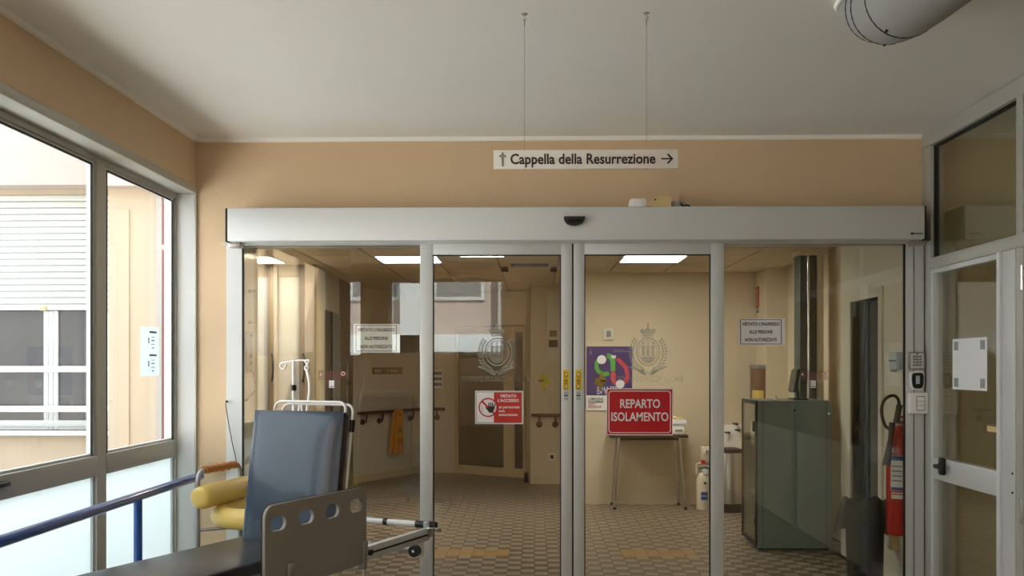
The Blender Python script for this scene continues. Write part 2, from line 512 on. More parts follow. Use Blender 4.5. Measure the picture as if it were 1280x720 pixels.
XDL, XDR = XX(282, 6.13), XX(1157, 6.13)     # outer edges of the door unit
ZH0, ZH1 = ZZ(720, 300, 5.93), ZZ(720, 258.5, 5.93)
wallbox('wall_front', 'peach textured plaster wall around the sliding door', 'peach_wall',
        (XL - 0.15, XDL, YW, YW + 0.2, 0, ZC), (XDL, XR + 0.05, YW, YW + 0.2, ZH0 + 0.02, ZC), (XDR - 0.03, XR + 0.05, YW - 0.03, YW + 0.2, 0, ZH0 + 0.02), (XL - 0.15, XDL + 0.03, YW - 0.03, YW, 0, 0.02))
wallbox('wall_side_room', 'khaki painted wall behind the glazed partition', 'khaki_wall', (XR + 0.05, 4.8, YW, YW + 0.2, 0, ZC), (4.6, 4.8, 0.9, YW, 0, ZC), (XR + 0.05, 4.8, 0.9, 1.1, 0, ZC))
ZF0, ZF1 = ZZ(245, 243, YW), ZZ(245, 233, YW)    # alu fascia over the windows
wallbox('wall_left', 'peach plaster wall above and below the left windows', 'peach_wall',
        (XL - 0.2, XL, YLE, YW, ZF1 - 0.02, ZC), (XL - 0.2, XL, YLE, YW, 0, 0.1), (XL - 0.2, XL, YLE, 1.5, 0.1, ZF1 - 0.02))
wb_x0, wb_x1 = -2.26, XR + 0.1
WBX0, WBX1, WBZ0, WBZ1 = -2.02, -0.42, 1.66, 2.69
wallbox('wall_back', 'peach wall with a high window at the camera end of the vestibule', 'peach_wall',
        (wb_x0, WBX0, YB - 0.15, YB, 0, ZC), (WBX1, wb_x1, YB - 0.15, YB, 0, ZC), (WBX0, WBX1, YB - 0.15, YB, 0, WBZ0), (WBX0, WBX1, YB - 0.15, YB, WBZ1, ZC))
ang = MB()
for z0, z1 in ((0, WBZ0), (WBZ1, ZC)): ang.wall((-2.26, YB), (-3.16, YB - 0.9), z0, z1, -0.12)
ang.wall((-2.26, YB), (-2.32, YB - 0.06), WBZ0, WBZ1, -0.12); ang.wall((-2.95, YB - 0.69), (-3.16, YB - 0.9), WBZ0, WBZ1, -0.12)
struct(ang.build('wall_angled', 'peach_wall', None, 0), 'slanted wall with a window in the corner behind the camera', 'wall')
wallbox('wall_bay', 'peach end walls of the bay beside the camera', 'peach_wall', (-3.3, XL - 0.2, YLE, YLE + 0.15, 0, ZC), (-3.3, -3.15, YB - 0.9, YLE, 0, ZC))
wallbox('wall_right', 'peach wall closing the vestibule beyond the glazed partition', 'peach_wall', (XR - 0.03, XR + 0.1, YB, 1.1, 0, ZC))
# cornice
cor = MB(); cor.box(XL, XR - 0.03, YW - 0.022, YW + 0.02, ZC - 0.025, ZC + 0.01); cor.box(XL - 0.02, XL + 0.022, YLE, YW, ZC - 0.025, ZC + 0.01)
struct(cor.build('trim_1', 'cornice_white', None, 0), 'thin white cornice strip where wall meets ceiling', 'cornice')

# --- left window wall
XG = XX(218, YW) - 0.01
fas = thing('trim_2', 'grey aluminium box casing running above the left windows', 'window casing', (XL, 3.9, ZF0), kind='structure')
B('fascia', 'aluminium_window', fas, XG - 0.05, XL + 0.012, 1.5, YW - 0.0, ZF0, ZF1, bev=0.004)
jm = thing('trim_3', 'pale aluminium jamb lining between left window and door wall', 'window jamb', (XL, YW, 0), kind='structure')
B('jamb_lining', 'jamb_white', jm, XG - 0.05, XL - 0.004, YW - 0.012, YW + 0.04, 0.0, ZF0, bev=0.002)
B('corner_strip', 'aluminium_window', jm, XL - 0.006, XL + 0.008, YW - 0.02, YW + 0.02, 0.0, ZF1, bev=0.002)
edges = [1.5, 2.7, 3.86, PXp(120, 458, XG).y, YW - 0.01]
ZM0, ZM1 = 0.94, 1.045
for k in range(4):
    y0, y1 = edges[k], edges[k + 1]
    wn = thing('window_%d' % (4 - k), ['grey aluminium window next to the sliding door, paper notice on its clear pane',
               'grey aluminium window between the taped-notice window and the handrail start', 'grey aluminium window in the middle of the left wall',
               'grey aluminium window nearest the bay'][3 - k], 'window', (XG, (y0 + y1) / 2, 0.1), kind='structure')
    fr = MB(); a, b_ = y0 + 0.0, y1 - 0.0; e = 0.055; eb = 0.022 if k == 3 else 0.055
    fr.box(XG - 0.016, XG + 0.03, a, a + e, 0.1, ZF0); fr.box(XG - 0.016, XG + 0.03, b_ - eb, b_, 0.1, ZF0)
    fr.box(XG - 0.016, XG + 0.03, a + e, b_ - eb, 0.1, 0.16); fr.box(XG - 0.016, XG + 0.03, a + e, b_ - eb, ZF0 - 0.03, ZF0)
    fr.build('outer_frame', 'aluminium_window', wn)
    B('mid_rail', 'aluminium_window', wn, XG - 0.035, XG + 0.034, a + e, b_ - eb, ZM0, ZM1, bev=0.004)
    sa = MB(); s = 0.03; xa, xb = XG - 0.012, XG + 0.016; ya, yb = a + e, b_ - eb; za, zb = ZM1, ZF0 - 0.03
    sa.box(xa, xb, ya, ya + s, za, zb); sa.box(xa, xb, yb - (0.018 if k == 3 else s), yb, za, zb); sa.box(xa, xb, ya + s, yb - s, za, za + 0.012); sa.box(xa, xb, ya + s, yb - s, zb - 0.015, zb)
    sa.build('sash', 'sash_pale', wn)
    gk = MB(); q = 0.008
    gk.box(XG + 0.012, XG + 0.02, ya + s, ya + s + q, za, zb - 0.015); gk.box(XG + 0.012, XG + 0.02, yb - (0.018 if k == 3 else s) - q, yb - (0.018 if k == 3 else s), za, zb - 0.015)
    gk.box(XG + 0.012, XG + 0.02, ya + s, yb - s, zb - 0.015 - q, zb - 0.015)
    gk.build('gasket', 'gasket', wn, 0)
    B('pane', 'window_glass', wn, XG - 0.004, XG + 0.004, ya + 0.01, yb - 0.01, za, zb, ang=0)
    B('frosted_pane', 'frosted_film', wn, XG - 0.004, XG + 0.004, ya, yb, 0.16, ZM0, ang=0)
    bd = MB(); bd.box(xa, xb, ya, ya + 0.018, 0.16, ZM0); bd.box(xa, xb, yb - 0.018, yb, 0.16, ZM0); bd.build('glazing_bead', 'sash_pale', wn)
    if k == 2:
        hp = PXp(2, 605, XG + 0.034)
        hd = MB(); hd.box(XG + 0.03, XG + 0.05, hp.y - 0.03, hp.y + 0.02, hp.z - 0.012, hp.z + 0.012, bev=0.004); hd.box(XG + 0.05, XG + 0.065, hp.y - 0.1, hp.y + 0.02, hp.z - 0.01, hp.z + 0.01, bev=0.004)
        hd.build('handle', 'black_plastic', wn)
# windows behind the camera
wn = thing('window_5', 'white framed high window in the wall behind the camera', 'window', ((WBX0 + WBX1) / 2, YB - 0.08, WBZ0), kind='structure')
fr = MB()
for x0, x1, z0, z1 in ((WBX0, WBX0 + 0.04, WBZ0, WBZ1), (WBX1 - 0.04, WBX1, WBZ0, WBZ1), (WBX0, WBX1, WBZ0, WBZ0 + 0.04), (WBX0, WBX1, WBZ1 - 0.03, WBZ1)): fr.box(x0, x1, YB - 0.1, YB - 0.05, z0, z1)
fr.build('outer_frame', 'jamb_white', wn)
B('pane', 'window_glass', wn, WBX0 + 0.03, WBX1 - 0.03, YB - 0.08, YB - 0.072, WBZ0 + 0.03, WBZ1 - 0.03, ang=0)
wn = thing('window_6', 'window in the slanted corner wall behind the camera', 'window', (-2.6, YB - 0.4, WBZ0), kind='structure')
MB().wall((-2.32, YB - 0.06 - 0.06), (-2.95, YB - 0.69 - 0.06), WBZ0, WBZ1, -0.008).build('pane', 'window_glass', wn, 0)

# --- glazed partition on the right
YP0 = PXp(1157, 458, XR).y; YP1 = PXp(1172, 458, XR).y; YP2 = PXp(1258, 458, XR).y; YP3 = PXp(1275, 458, XR).y
ZT1, ZT0 = PXp(1172, 322, XR).z, PXp(1172, 336, XR).z        # transom bar
par = thing('glazed_partition', 'grey aluminium glazed partition with yellowish panes along the right side', 'partition', (XR, 3.6, 0), kind='structure')
B('post', 'aluminium_window', par, XR - 0.03, XR + 0.05, YP1 + 0.03, YW, 0, ZC - 0.03, bev=0.004)
B('post', 'aluminium_window', par, XR - 0.03, XR + 0.05, YP3 - 0.09, YP3 - 0.02, 0, ZC - 0.03, bev=0.004)
B('post', 'aluminium_window', par, XR - 0.03, XR + 0.05, 3.0, 3.07, 0, ZC - 0.03, bev=0.004)
B('post', 'aluminium_window', par, XR - 0.03, XR + 0.05, 1.1, 1.17, 0, ZC - 0.03, bev=0.004)
B('head_rail', 'aluminium_window', par, XR - 0.035, XR + 0.05, 1.1, YW, ZC - 0.095, ZC - 0.005, bev=0.004)
B('transom', 'aluminium_window', par, XR - 0.035, XR + 0.05, 1.1, YP1 + 0.03, ZT0, ZT1, bev=0.004)
gsk = MB(); gsk.box(XR - 0.01, XR + 0.02, YP1 + 0.02, YP1 + 0.03, ZT1, ZC - 0.095); gsk.box(XR - 0.01, XR + 0.02, YP3 - 0.02, YP1 + 0.03, ZC - 0.105, ZC - 0.095); gsk.build('gasket', 'gasket', par, 0)
for ya, yb in ((YP3 - 0.02, YP1 + 0.03), (3.07, YP3 - 0.09), (1.17, 3.0)):
    B('transom_pane', 'side_glass', par, XR + 0.0, XR + 0.006, ya, yb, ZT1, ZC - 0.095, ang=0)
for ya, yb in ((3.07, YP3 - 0.09), (1.17, 3.0)):
    B('lower_pane', 'side_glass', par, XR + 0.0, XR + 0.006, ya, yb, 0.9, ZT0, ang=0)
    B('kick_panel', 'khaki_wall', par, XR + 0.0, XR + 0.02, ya, yb, 0.02, 0.9, ang=0)
dr = thing('door_2', 'aluminium framed glass side door with a white sheet taped on it', 'door', (XR, 5.4, 0), kind='structure')
ZR1, ZR0 = PXp(1172, 571, XR).z, PXp(1172, 598, XR).z
B('stile', 'aluminium', dr, XR - 0.03, XR + 0.03, YP1 - 0.005, YP1 + 0.03, 0.01, ZT0, bev=0.004)
B('stile', 'aluminium', dr, XR - 0.035, XR + 0.03, YP3 - 0.02, YP2, 0.01, ZT0, bev=0.006)
B('stile', 'jamb_white', dr, XR - 0.05, XR - 0.03, YP2 - 0.03, YP2 + 0.005, 0.01, ZT0, bev=0.004)
B('top_rail', 'aluminium', dr, XR - 0.025, XR + 0.03, YP2, YP1, ZT0 - 0.03, ZT0, bev=0.003)
B('middle_rail', 'aluminium', dr, XR - 0.03, XR + 0.03, YP2, YP1, ZR0, ZR1, bev=0.004)
B('bottom_rail', 'aluminium', dr, XR - 0.025, XR + 0.03, YP2, YP1, 0.01, 0.12, bev=0.004)
B('upper_pane', 'side_glass', dr, XR, XR + 0.006, YP2, YP1, ZR1, ZT0 - 0.03, ang=0)
B('lower_pane', 'side_glass', dr, XR, XR + 0.006, YP2, YP1, 0.12, ZR0, ang=0)
hp = PXp(1178, 583, XR - 0.04)
hd = MB(); hd.cyl((XR - 0.03, hp.y, hp.z), (XR - 0.075, hp.y, hp.z), 0.014); hd.box(XR - 0.085, XR - 0.068, hp.y - 0.1, hp.y + 0.03, hp.z - 0.012, hp.z + 0.012, bev=0.006); hd.box(XR - 0.06, XR - 0.03, hp.y - 0.03, hp.y + 0.02, hp.z - 0.05, hp.z + 0.05, bev=0.01)
hd.build('handle', 'black_plastic', dr)
for z in (PXp(1277, 334, XR).z, PXp(1277, 620, XR).z):
    y = PXp(1278, 340, XR - 0.05).y
    MB().cyl((XR - 0.05, y, z), (XR - 0.05, y, z - 0.06), 0.009).cyl((XR - 0.05, y, z - 0.062), (XR - 0.05, y, z - 0.12), 0.009).build('hinge', 'chrome', dr)
for y_ in (597 + 0, 615): pass
sc = MB()
for yy in (592, 616): q = PXp(1266, yy, XR - 0.036); sc.cyl(q, q + Vector((-0.004, 0, 0)), 0.006)
sc.build('screw', 'gasket', dr)

# ================================================================== SLIDING DOOR UNIT
YD = 6.07
ctr = P(720, 458, YD)
hdr = thing('door_1', 'wide aluminium automatic sliding door with glass side panels', 'sliding door', (ctr.x, 6.1, 0), kind='structure')
XH0, XH1 = XX(284, 5.93), XX(1156, 5.93)
B('header_box', 'aluminium_header', hdr, XH0, XH1, 5.93, YW, ZH0, ZH1, bev=0.004)
B('header_end_cap', 'gasket', hdr, XH0 - 0.014, XH0 + 0.001, 5.935, YW, ZH0 - 0.004, ZH1, bev=0.003)
B('header_end_cap', 'gasket', hdr, XH1 - 0.001, XH1 + 0.012, 5.935, YW, ZH0 - 0.004, ZH1, bev=0.003)
YPO = 6.143
XF0, XF1 = XX(303.5, YPO), XX(1130.5, YPO)
ZLT = ZZ(720, 304, YD)
B('track_rail', 'aluminium', hdr, XDL, XDR, 6.02, YW + 0.05, ZLT - 0.002, ZH0, bev=0.002)
MB().box(XDL + 0.0, XF0 - 0.004, YPO, 6.168, 0, ZH0).build('side_post', 'jamb_white', hdr)
B('side_post', 'aluminium', hdr, XF1 + 0.004, XDR - 0.004, YPO, 6.168, 0, ZH0, bev=0.003)
sv = MB(); sv.box(XF1 + 0.055, XF1 + 0.058, YPO - 0.003, YPO + 0.002, 0, ZH0); sv.build('post_seam', 'gasket', hdr, 0)
for (xa, xb) in ((XX(286, 6.0), XX(301, 6.0)), (XX(1139, 6.0), XX(1157, 6.0))):
    z = ZZ(720, 301, 6.0); B('corner_bracket', 'steel', hdr, xa, xb, 5.98, 6.06, z - 0.035, z, bev=0.003)
lk = MB(); q = P(1140, 292, 5.93); lk.cyl(q, q + Vector((0, -0.006, 0)), 0.007); lk.box(q.x - 0.004, q.x + 0.06, 5.926, 5.93, q.z - 0.003, q.z + 0.003)
lk.build('header_lock', 'gasket', hdr)
# fixed side panels
XA, XB = XX(526, 6.15), XX(904, 6.15)
for xa, xb in ((XF0, XA + 0.05), (XB - 0.05, XF1)):
    B('fixed_pane', 'door_glass', hdr, xa, xb, 6.15, 6.158, 0.06, ZLT - 0.004, ang=0)
    B('pane_sill', 'aluminium', hdr, xa, xb, 6.13, 6.18, 0, 0.06, bev=0.002)
    B('top_gasket', 'gasket', hdr, xa, xb, 6.145, 6.165, ZZ(720, 306.5, 6.15), ZLT + 0.0, ang=0)
gs = MB(); gs.box(XF0 - 0.005, XF0 + 0.004, YPO - 0.002, 6.152, 0.06, ZLT); gs.build('side_gasket', 'gasket', hdr, 0)
gs = MB(); gs.box(XF1 - 0.006, XF1 + 0.005, YPO - 0.002, 6.152, 0.06, ZLT); gs.build('side_gasket', 'gasket', hdr, 0)
# motion sensor on the header
q = P(718, 276, 5.93)
sn = MB(); sn.prism([(0.062, 0.022)] + [(0.062 * math.cos(a), 0.012 - 0.044 * math.sin(a)) for a in [math.pi * i / 14 for i in range(15)]] + [(-0.062, 0.022)], (q.x, 5.93, q.z), (-1, 0, 0), (0, 0, 1), -0.035)
so = sn.build('motion_sensor', 'black_plastic', hdr)
B('sensor_lens', 'dark_pane', so, q.x - 0.04, q.x + 0.04, 5.89, 5.897, q.z - 0.012, q.z + 0.006, bev=0.002)
# sliding leaves
for (x0, x1, side) in ((525, 715, 0), (717, 905, 1)):
    lf = MB(); a, b_ = XX(x0, YD), XX(x1, YD); sw = XX(541, YD) - XX(525, YD); swi = XX(715, YD) - XX(701.5, YD)
    l, r = (sw, swi) if side == 0 else (swi, sw)
    zt = ZZ(720, 318, YD)
    lf.box(a, a + l, YD, YD + 0.04, 0.02, ZLT, bev=0.003); lf.box(b_ - r, b_, YD, YD + 0.04, 0.02, ZLT, bev=0.003)
    lf.box(a + l, b_ - r, YD + 0.002, YD + 0.038, zt, ZLT, bev=0.002); lf.box(a + l, b_ - r, YD + 0.002, YD + 0.038, 0.02, 0.12, bev=0.002)
    leaf = lf.build('door_leaf', 'aluminium', hdr)
    g = MB(); t = 0.006
    for q4 in ((a + l, a + l + t, 0.12, zt), (b_ - r - t, b_ - r, 0.12, zt), (a + l, b_ - r, zt - t, zt), (a + l, b_ - r, 0.12, 0.126)): g.box(q4[0], q4[1], YD + 0.012, YD + 0.03, q4[2], q4[3])
    g.build('leaf_gasket', 'gasket', leaf, 0)
    B('leaf_pane', 'door_glass', leaf, a + l, b_ - r, YD + 0.017, YD + 0.025, 0.12, zt, ang=0)
B('meeting_gasket', 'gasket', hdr, XX(715, YD), XX(717, YD), YD + 0.004, YD + 0.036, 0.02, ZLT, ang=0)

# yellow warning labels on the meeting stiles
for xp, side in ((707.5, 'left'), (723, 'right')):
    c = P(xp, 475, YD); wl, hl = 0.019, ZZ(720, 462.5, YD) - ZZ(720, 488, YD)
    lb = thing('warning_label', 'yellow pictogram label on the meeting stile of the %s' % ('leaf with the no-access hand sign' if side == 'left' else 'leaf with the red ward sign'), 'label', (c.x, YD, c.z - hl / 2), 'yellow labels on the door stiles')
    B('backing', 'yellow_label', lb, c.x - wl, c.x + wl, YD - 0.002, YD + 0.001, c.z - hl / 2, c.z + hl / 2, ang=0)
    for k, dz in enumerate((0.036, -0.004, -0.038)):
        art('pictogram', curve_mesh([circle(0, 0, 0.0125, n=14), circle(0, 0, 0.009, n=14)]), 'warning_red', lb, (c.x, YD - 0.0028, c.z + dz))
        art('figure', curve_mesh([[(-0.006, -0.006), (0.004, -0.007), (0.007, 0.003), (0, 0.007)]]), 'label_white' if k != 1 else 'warning_red', lb, (c.x, YD - 0.0028, c.z + dz))
        art('caption_bar', curve_mesh([rect(-0.012, -0.0015, 0.012, 0.0015)]), 'black_plastic', lb, (c.x, YD - 0.0028, c.z + dz - 0.0175))
    c = P(xp, 494.5, YD)
    lb = thing('maker_label', 'small blue-grey sticker below the yellow label on the %s' % ('hand sign leaf' if side == 'left' else 'red ward sign leaf'), 'label', (c.x, YD, c.z - 0.03), 'grey stickers on the door stiles')
    B('backing', 'label_blue_grey', lb, c.x - 0.0125, c.x + 0.0125, YD - 0.0015, YD + 0.001, c.z - 0.028, c.z + 0.026, ang=0)
    art('text_bar', curve_mesh([rect(-0.0125, -0.003, 0.0125, 0.003)]), 'ink_navy', lb, (c.x, YD - 0.002, c.z))
    art('text_bar', curve_mesh([rect(-0.0125, -0.001, 0.0125, 0.001)]), 'label_white', lb, (c.x, YD - 0.002, c.z - 0.009))


# etched crest on each leaf
def crest(cx_px, cy_px, m, label):
    c = P(cx_px, cy_px, YD + 0.016); Y = YD + 0.016
    t = thing('etched_crest', label, 'glass decal', (c.x, Y, c.z - 0.18), 'etched crests on the door leaves')
    u = 1 / 206.0
    S = []
    # ring of the oval shield
    heart = lambda k: [(k * 15 * math.cos(a), k * (17 * math.sin(a) if math.sin(a) > 0 else 19 * math.sin(a)) + 0) for a in [2 * math.pi * i / 36 for i in range(36)]]
    S += [heart(1.0), heart(0.9)[::-1], heart(0.8), heart(0.74)[::-1]]
    art('shield', curve_mesh([[(x * u, y * u) for x, y in s] for s in S], 0.0003), m, t, (c.x, Y, c.z))
    T = []
    for k in (-6, 0, 6): T += [rect(k - 1.8, -6, k + 1.8, 5), rect(k - 2.6, 5, k + 2.6, 6.6), rect(k - 0.5, 6.6, k + 0.5, 9.5), [(k - 0.5, 9.5), (k - 1.6, 11), (k + 2.2, 10.5), (k + 0.5, 9.0)]]
    T += [[(-9, -7), (9, -7), (6, -12), (0, -14.5), (-6, -12)]]
    art('towers', curve_mesh([[(x * u, y * u) for x, y in s] for s in T], 0.0003), m, t, (c.x, Y, c.z))
    K = [rect(-7, 18.5, 7, 20.5), [(-8, 21.2), (8, 21.2), (10.5, 26), (7, 28.5), (4.5, 26.5), (0, 29.5), (-4.5, 26.5), (-7, 28.5), (-10.5, 26)], circle(0, 31.2, 1.8, n=10), rect(-0.5, 33, 0.5, 36), rect(-1.6, 34.0, 1.6, 34.8)]
    art('crown', curve_mesh([[(x * u, y * u) for x, y in s] for s in K], 0.0003), m, t, (c.x, Y, c.z))
    for s in (-1, 1):
        W = []
        for i in range(13):
            a = R(-75 + i * 9.2); rx, ry = 20.5, 23
            bx, by = s * rx * math.cos(a), ry * math.sin(a) - 1.5
            for side in (-1, 1):
                d = a + R(90) + side * R(42); lx, ly = s * math.cos(d), math.sin(d); L = 5.2 if side > 0 else 6.0
                nx, ny = -ly, lx
                W.append([(bx, by), (bx + lx * L * 0.5 + nx * 1.3, by + ly * L * 0.5 + ny * 1.3), (bx + lx * L, by + ly * L), (bx + lx * L * 0.5 - nx * 1.3, by + ly * L * 0.5 - ny * 1.3)])
        art('wreath_branch', curve_mesh([[(x * u, y * u) for x, y in q] for q in W], 0.0003), m, t, (c.x, Y, c.z))
    Rb = [[(-24, -20), (-14, -24.5), (-3, -26.5), (0, -24), (3, -26.5), (14, -24.5), (24, -20), (23, -18.2), (12, -22), (3, -23.5), (5, -30), (2.4, -30.5), (0, -26), (-2.4, -30.5), (-5, -30), (-3, -23.5), (-12, -22), (-23, -18.2)]]
    art('ribbon', curve_mesh([[(x * u, y * u) for x, y in s] for s in Rb], 0.0003), m, t, (c.x, Y, c.z))
    art('lettering', text_mesh('ISTITUTO SICUREZZA SOCIALE', 0.044, 0.0, 0.0003, width=87 * u), m, t, (c.x, Y, c.z - 35 * u))


crest(621, 439, 'etched', 'frosted crest with lettering beneath, on the leaf with the no-access hand sign')
crest(810, 439, 'etched', 'frosted crest with lettering beneath, on the leaf with the red ward sign')


def sheet(name, label, cat, x0, y0, x1, y1, Y, m, th=0.003, group=None):
    a, b_ = P(x0, y1, Y), P(x1, y0, Y)
    t = thing(name, label, cat, ((a.x + b_.x) / 2, Y, a.z), group)
    B('backing', m, t, a.x, b_.x, Y - th, Y, a.z, b_.z, ang=0)
    return t, (a.x + b_.x) / 2, (a.z + b_.z) / 2, b_.x - a.x, b_.z - a.z


# --- red hand sign
Yg = YD + 0.0165
t, cx, cz, W_, H_ = sheet('no_access_sign', 'white and red no-access sign with hand symbol taped to the door leaf', 'sign', 594, 488.5, 654, 530, Yg, 'sign_white_print')
Yf = Yg - 0.0035
art('red_field', curve_mesh([rect(-0.11 * W_, -0.455 * H_, 0.465 * W_, 0.45 * H_)]), 'sign_red_orange', t, (cx, Yf, cz))
art('edge_line', curve_mesh([rect(-0.48 * W_, -0.47 * H_, 0.48 * W_, 0.47 * H_), rect(-0.47 * W_, -0.455 * H_, 0.47 * W_, 0.455 * H_)]), 'ink_grey', t, (cx, Yf + 0.0005, cz))
rc = (-0.23 * W_, 0.0); rr = 0.2 * W_
ringd = curve_mesh([circle(0, 0, rr, n=36), circle(0, 0, rr * 0.86, n=36)]); art('prohibition_ring', ringd, 'sign_red', t, (cx + rc[0], Yf - 0.001, cz))
art('ring_ground', curve_mesh([circle(0, 0, rr * 0.9, n=36)], 0.0002), 'sign_white_print', t, (cx + rc[0], Yf - 0.0006, cz))
art('diagonal_bar', curve_mesh([[(-rr * 0.72, rr * 0.58), (-rr * 0.58, rr * 0.72), (rr * 0.72, -rr * 0.58), (rr * 0.58, -rr * 0.72)]]), 'sign_red', t, (cx + rc[0], Yf - 0.001, cz))
hand = []
hand.append([(-0.25, -0.35), (0.0, -0.58), (0.3, -0.5), (0.46, -0.2), (0.5, 0.1), (-0.15, 0.1), (-0.2, -0.1)])
for bx, ang_, L in ((-0.08, 8, 0.42), (0.08, 2, 0.5), (0.25, -5, 0.48), (0.42, -16, 0.36)):
    a = R(90 + ang_); dx, dy = math.cos(a), math.sin(a); w_ = 0.062
    hand.append([(bx - w_ * dy, 0.02 + w_ * dx), (bx + w_ * dy, 0.02 - w_ * dx), (bx + dx * L + w_ * 0.8 * dy, 0.02 + dy * L - w_ * 0.8 * dx), (bx + dx * (L + 0.05), 0.02 + dy * (L + 0.05)), (bx + dx * L - w_ * 0.8 * dy, 0.02 + dy * L + w_ * 0.8 * dx)])
hand.append([(-0.22, -0.3), (-0.5, -0.02), (-0.44, 0.06), (-0.15, -0.08)])
for k, s in enumerate(hand):
    art('hand_symbol', curve_mesh([[((x + 0.18) * rr, (y + 0.0) * rr) for x, y in s]], 0.0003), 'hand_brown', t, (cx + rc[0], Yf - 0.0022, cz))
for k in range(3):
    art('motion_mark', curve_mesh([[(-0.72 * rr, (0.1 - 0.22 * k) * rr), (-0.5 * rr, (0.06 - 0.2 * k) * rr), (-0.5 * rr, (0.02 - 0.2 * k) * rr), (-0.72 * rr, (0.05 - 0.22 * k) * rr)]], 0.0002), 'ink_grey', t, (cx + rc[0], Yf - 0.0022, cz))
tx = cx + 0.19 * W_
art('lettering', text_mesh('VIETATO', 0.024, 0.035, width=0.34 * W_), 'sign_white_print', t, (tx, Yf - 0.001, cz + 0.34 * H_))
art('lettering', text_mesh("L'ACCESSO", 0.024, 0.035, width=0.44 * W_), 'sign_white_print', t, (tx, Yf - 0.001, cz + 0.205 * H_))
for k, (s, ww) in enumerate((('al personale', 0.43), ('non', 0.12), ('autorizzato', 0.39))):
    art('lettering', text_mesh(s, 0.022, 0.025, width=ww * W_), 'sign_white_print', t, (cx + (-0.005 + ww / 2) * W_, Yf - 0.001, cz + (0.01 - 0.115 * k) * H_))

# --- red ward sign
t, cx, cz, W_, H_ = sheet('ward_sign', 'large red sign with white border reading ward name on the door leaf', 'sign', 758, 485.5, 841, 544, Yg, 'sign_white_print')
t['label'] = 'large red sign reading REPARTO ISOLAMENTO in white on the door leaf'
art('red_field', curve_mesh([rect(-0.488 * W_, -0.48 * H_, 0.488 * W_, 0.48 * H_)]), 'sign_red', t, (cx, Yf, cz))
art('border_line', curve_mesh([rrect(-0.468 * W_, -0.45 * H_, 0.468 * W_, 0.45 * H_, 0.018), rrect(-0.456 * W_, -0.435 * H_, 0.456 * W_, 0.435 * H_, 0.016)]), 'sign_white_print', t, (cx, Yf - 0.001, cz))
art('lettering', text_mesh('REPARTO', 0.074, 0.02, width=0.6 * W_), 'sign_white_print', t, (cx + 0.005 * W_, Yf - 0.001, cz + 0.165 * H_))
art('lettering', text_mesh('ISOLAMENTO', 0.074, 0.018, width=0.86 * W_), 'sign_white_print', t, (cx, Yf - 0.001, cz - 0.115 * H_))

# --- paper notices on the fixed panes
for (x0, y0, x1, y1, lab, mm, ink) in ((442, 405, 500, 441, 'white entry-ban notice stuck behind the side pane next to the stretcher', 'paper', 'ink_navy'),
                                       (922.5, 398, 981, 432, 'crisp white entry-ban notice on the side pane beside the fire extinguisher', 'paper', 'ink_navy')):
    Yn = 6.149 if x0 > 900 else 6.1615
    t, cx, cz, W_, H_ = sheet('entry_notice', lab, 'notice', x0, y0, x1, y1, Yn, mm, 0.001, 'entry-ban notices on the glass')
    art('frame_line', curve_mesh([rect(-0.455 * W_, -0.45 * H_, 0.43 * W_, 0.46 * H_), rect(-0.44 * W_, -0.43 * H_, 0.415 * W_, 0.44 * H_)], 0.0002), ink, t, (cx, Yn - 0.0016, cz))
    for k, (s, ww, sz) in enumerate((("VIETATO L'INGRESSO", 0.8, 0.026), ('ALLE PERSONE', 0.5, 0.026), ('NON AUTORIZZATE', 0.68, 0.026))):
        art('lettering', text_mesh(s, sz * 1.05, 0.028, 0.0002, width=ww * W_), ink, t, (cx - 0.012 * W_, Yn - 0.0016, cz + (0.29 - 0.29 * k) * H_))

# --- red film strips with a white tab on the side panes
for (x0, x1, lab) in ((398, 433, 'faint red film strip with round symbol on the side pane above the stretcher'), (1000, 1035, 'faint red film strip with round symbol on the side pane beside the grey cabinet')):
    Yn = 6.149; a, b_ = P(x0, 477, Yn), P(x1, 463, Yn)
    t = thing('film_strip', lab, 'sticker', (a.x, Yn, a.z), 'red film strips on the side panes')
    B('strip', 'film_red', t, a.x, b_.x, Yn - 0.001, Yn, a.z + 0.01, b_.z, ang=0)
    c = P(x1 - 4, 467, Yn); art('round_symbol', curve_mesh([circle(0, 0, 0.013, n=16), circle(0, 0, 0.007, n=16)], 0.0002), 'film_pink', t, (c.x, Yn - 0.0015, c.z))
    c = P(x0 + 3, 467.5, Yn); art('arrow_mark', curve_mesh([[(-0.008, -0.008), (0.008, -0.008), (0, 0.01)]], 0.0002), 'film_pink', t, (c.x, Yn - 0.0015, c.z))
    c = P((x0 + x1) / 2 - 1, 480, Yn); B('white_tab', 'paper', t, c.x - 0.016, c.x + 0.016, Yn - 0.001, Yn, c.z - 0.024, c.z + 0.022, ang=0)
    art('tab_text', curve_mesh([rect(-0.011, -0.018, 0.011, -0.014)], 0.0002), 'ink_navy', t, (c.x, Yn - 0.0015, c.z))
# olive arrow stickers on the leaves
for cxp, lab in ((681, 'olive yellow arrow-shaped sticker on the hand sign leaf'), (750, 'olive yellow ragged sticker on the ward sign leaf')):
    c = P(cxp, 476, Yg); u = 1 / 206
    t = thing('arrow_sticker', lab, 'sticker', (c.x, Yg, c.z - 0.05), 'olive stickers on the door leaves')
    s = 1 if cxp < 700 else -1
    pts = [(-9, 0), (-5, 5), (-2, 11), (0, 10), (1, 4), (6, 3), (7, -4), (2, -6), (1, -12), (-2, -11), (-4, -5)]
    art('film_shape', curve_mesh([[(s * x * u, y * u) for x, y in pts]], 0.0003), 'sticker_olive', t, (c.x, Yg - 0.001, c.z))
    art('slot_mark', curve_mesh([[(s * x * u, y * u) for x, y in rect(-8, -0.9, -1, 0.9)]], 0.0003), 'black_plastic', t, (c.x, Yg - 0.002, c.z))

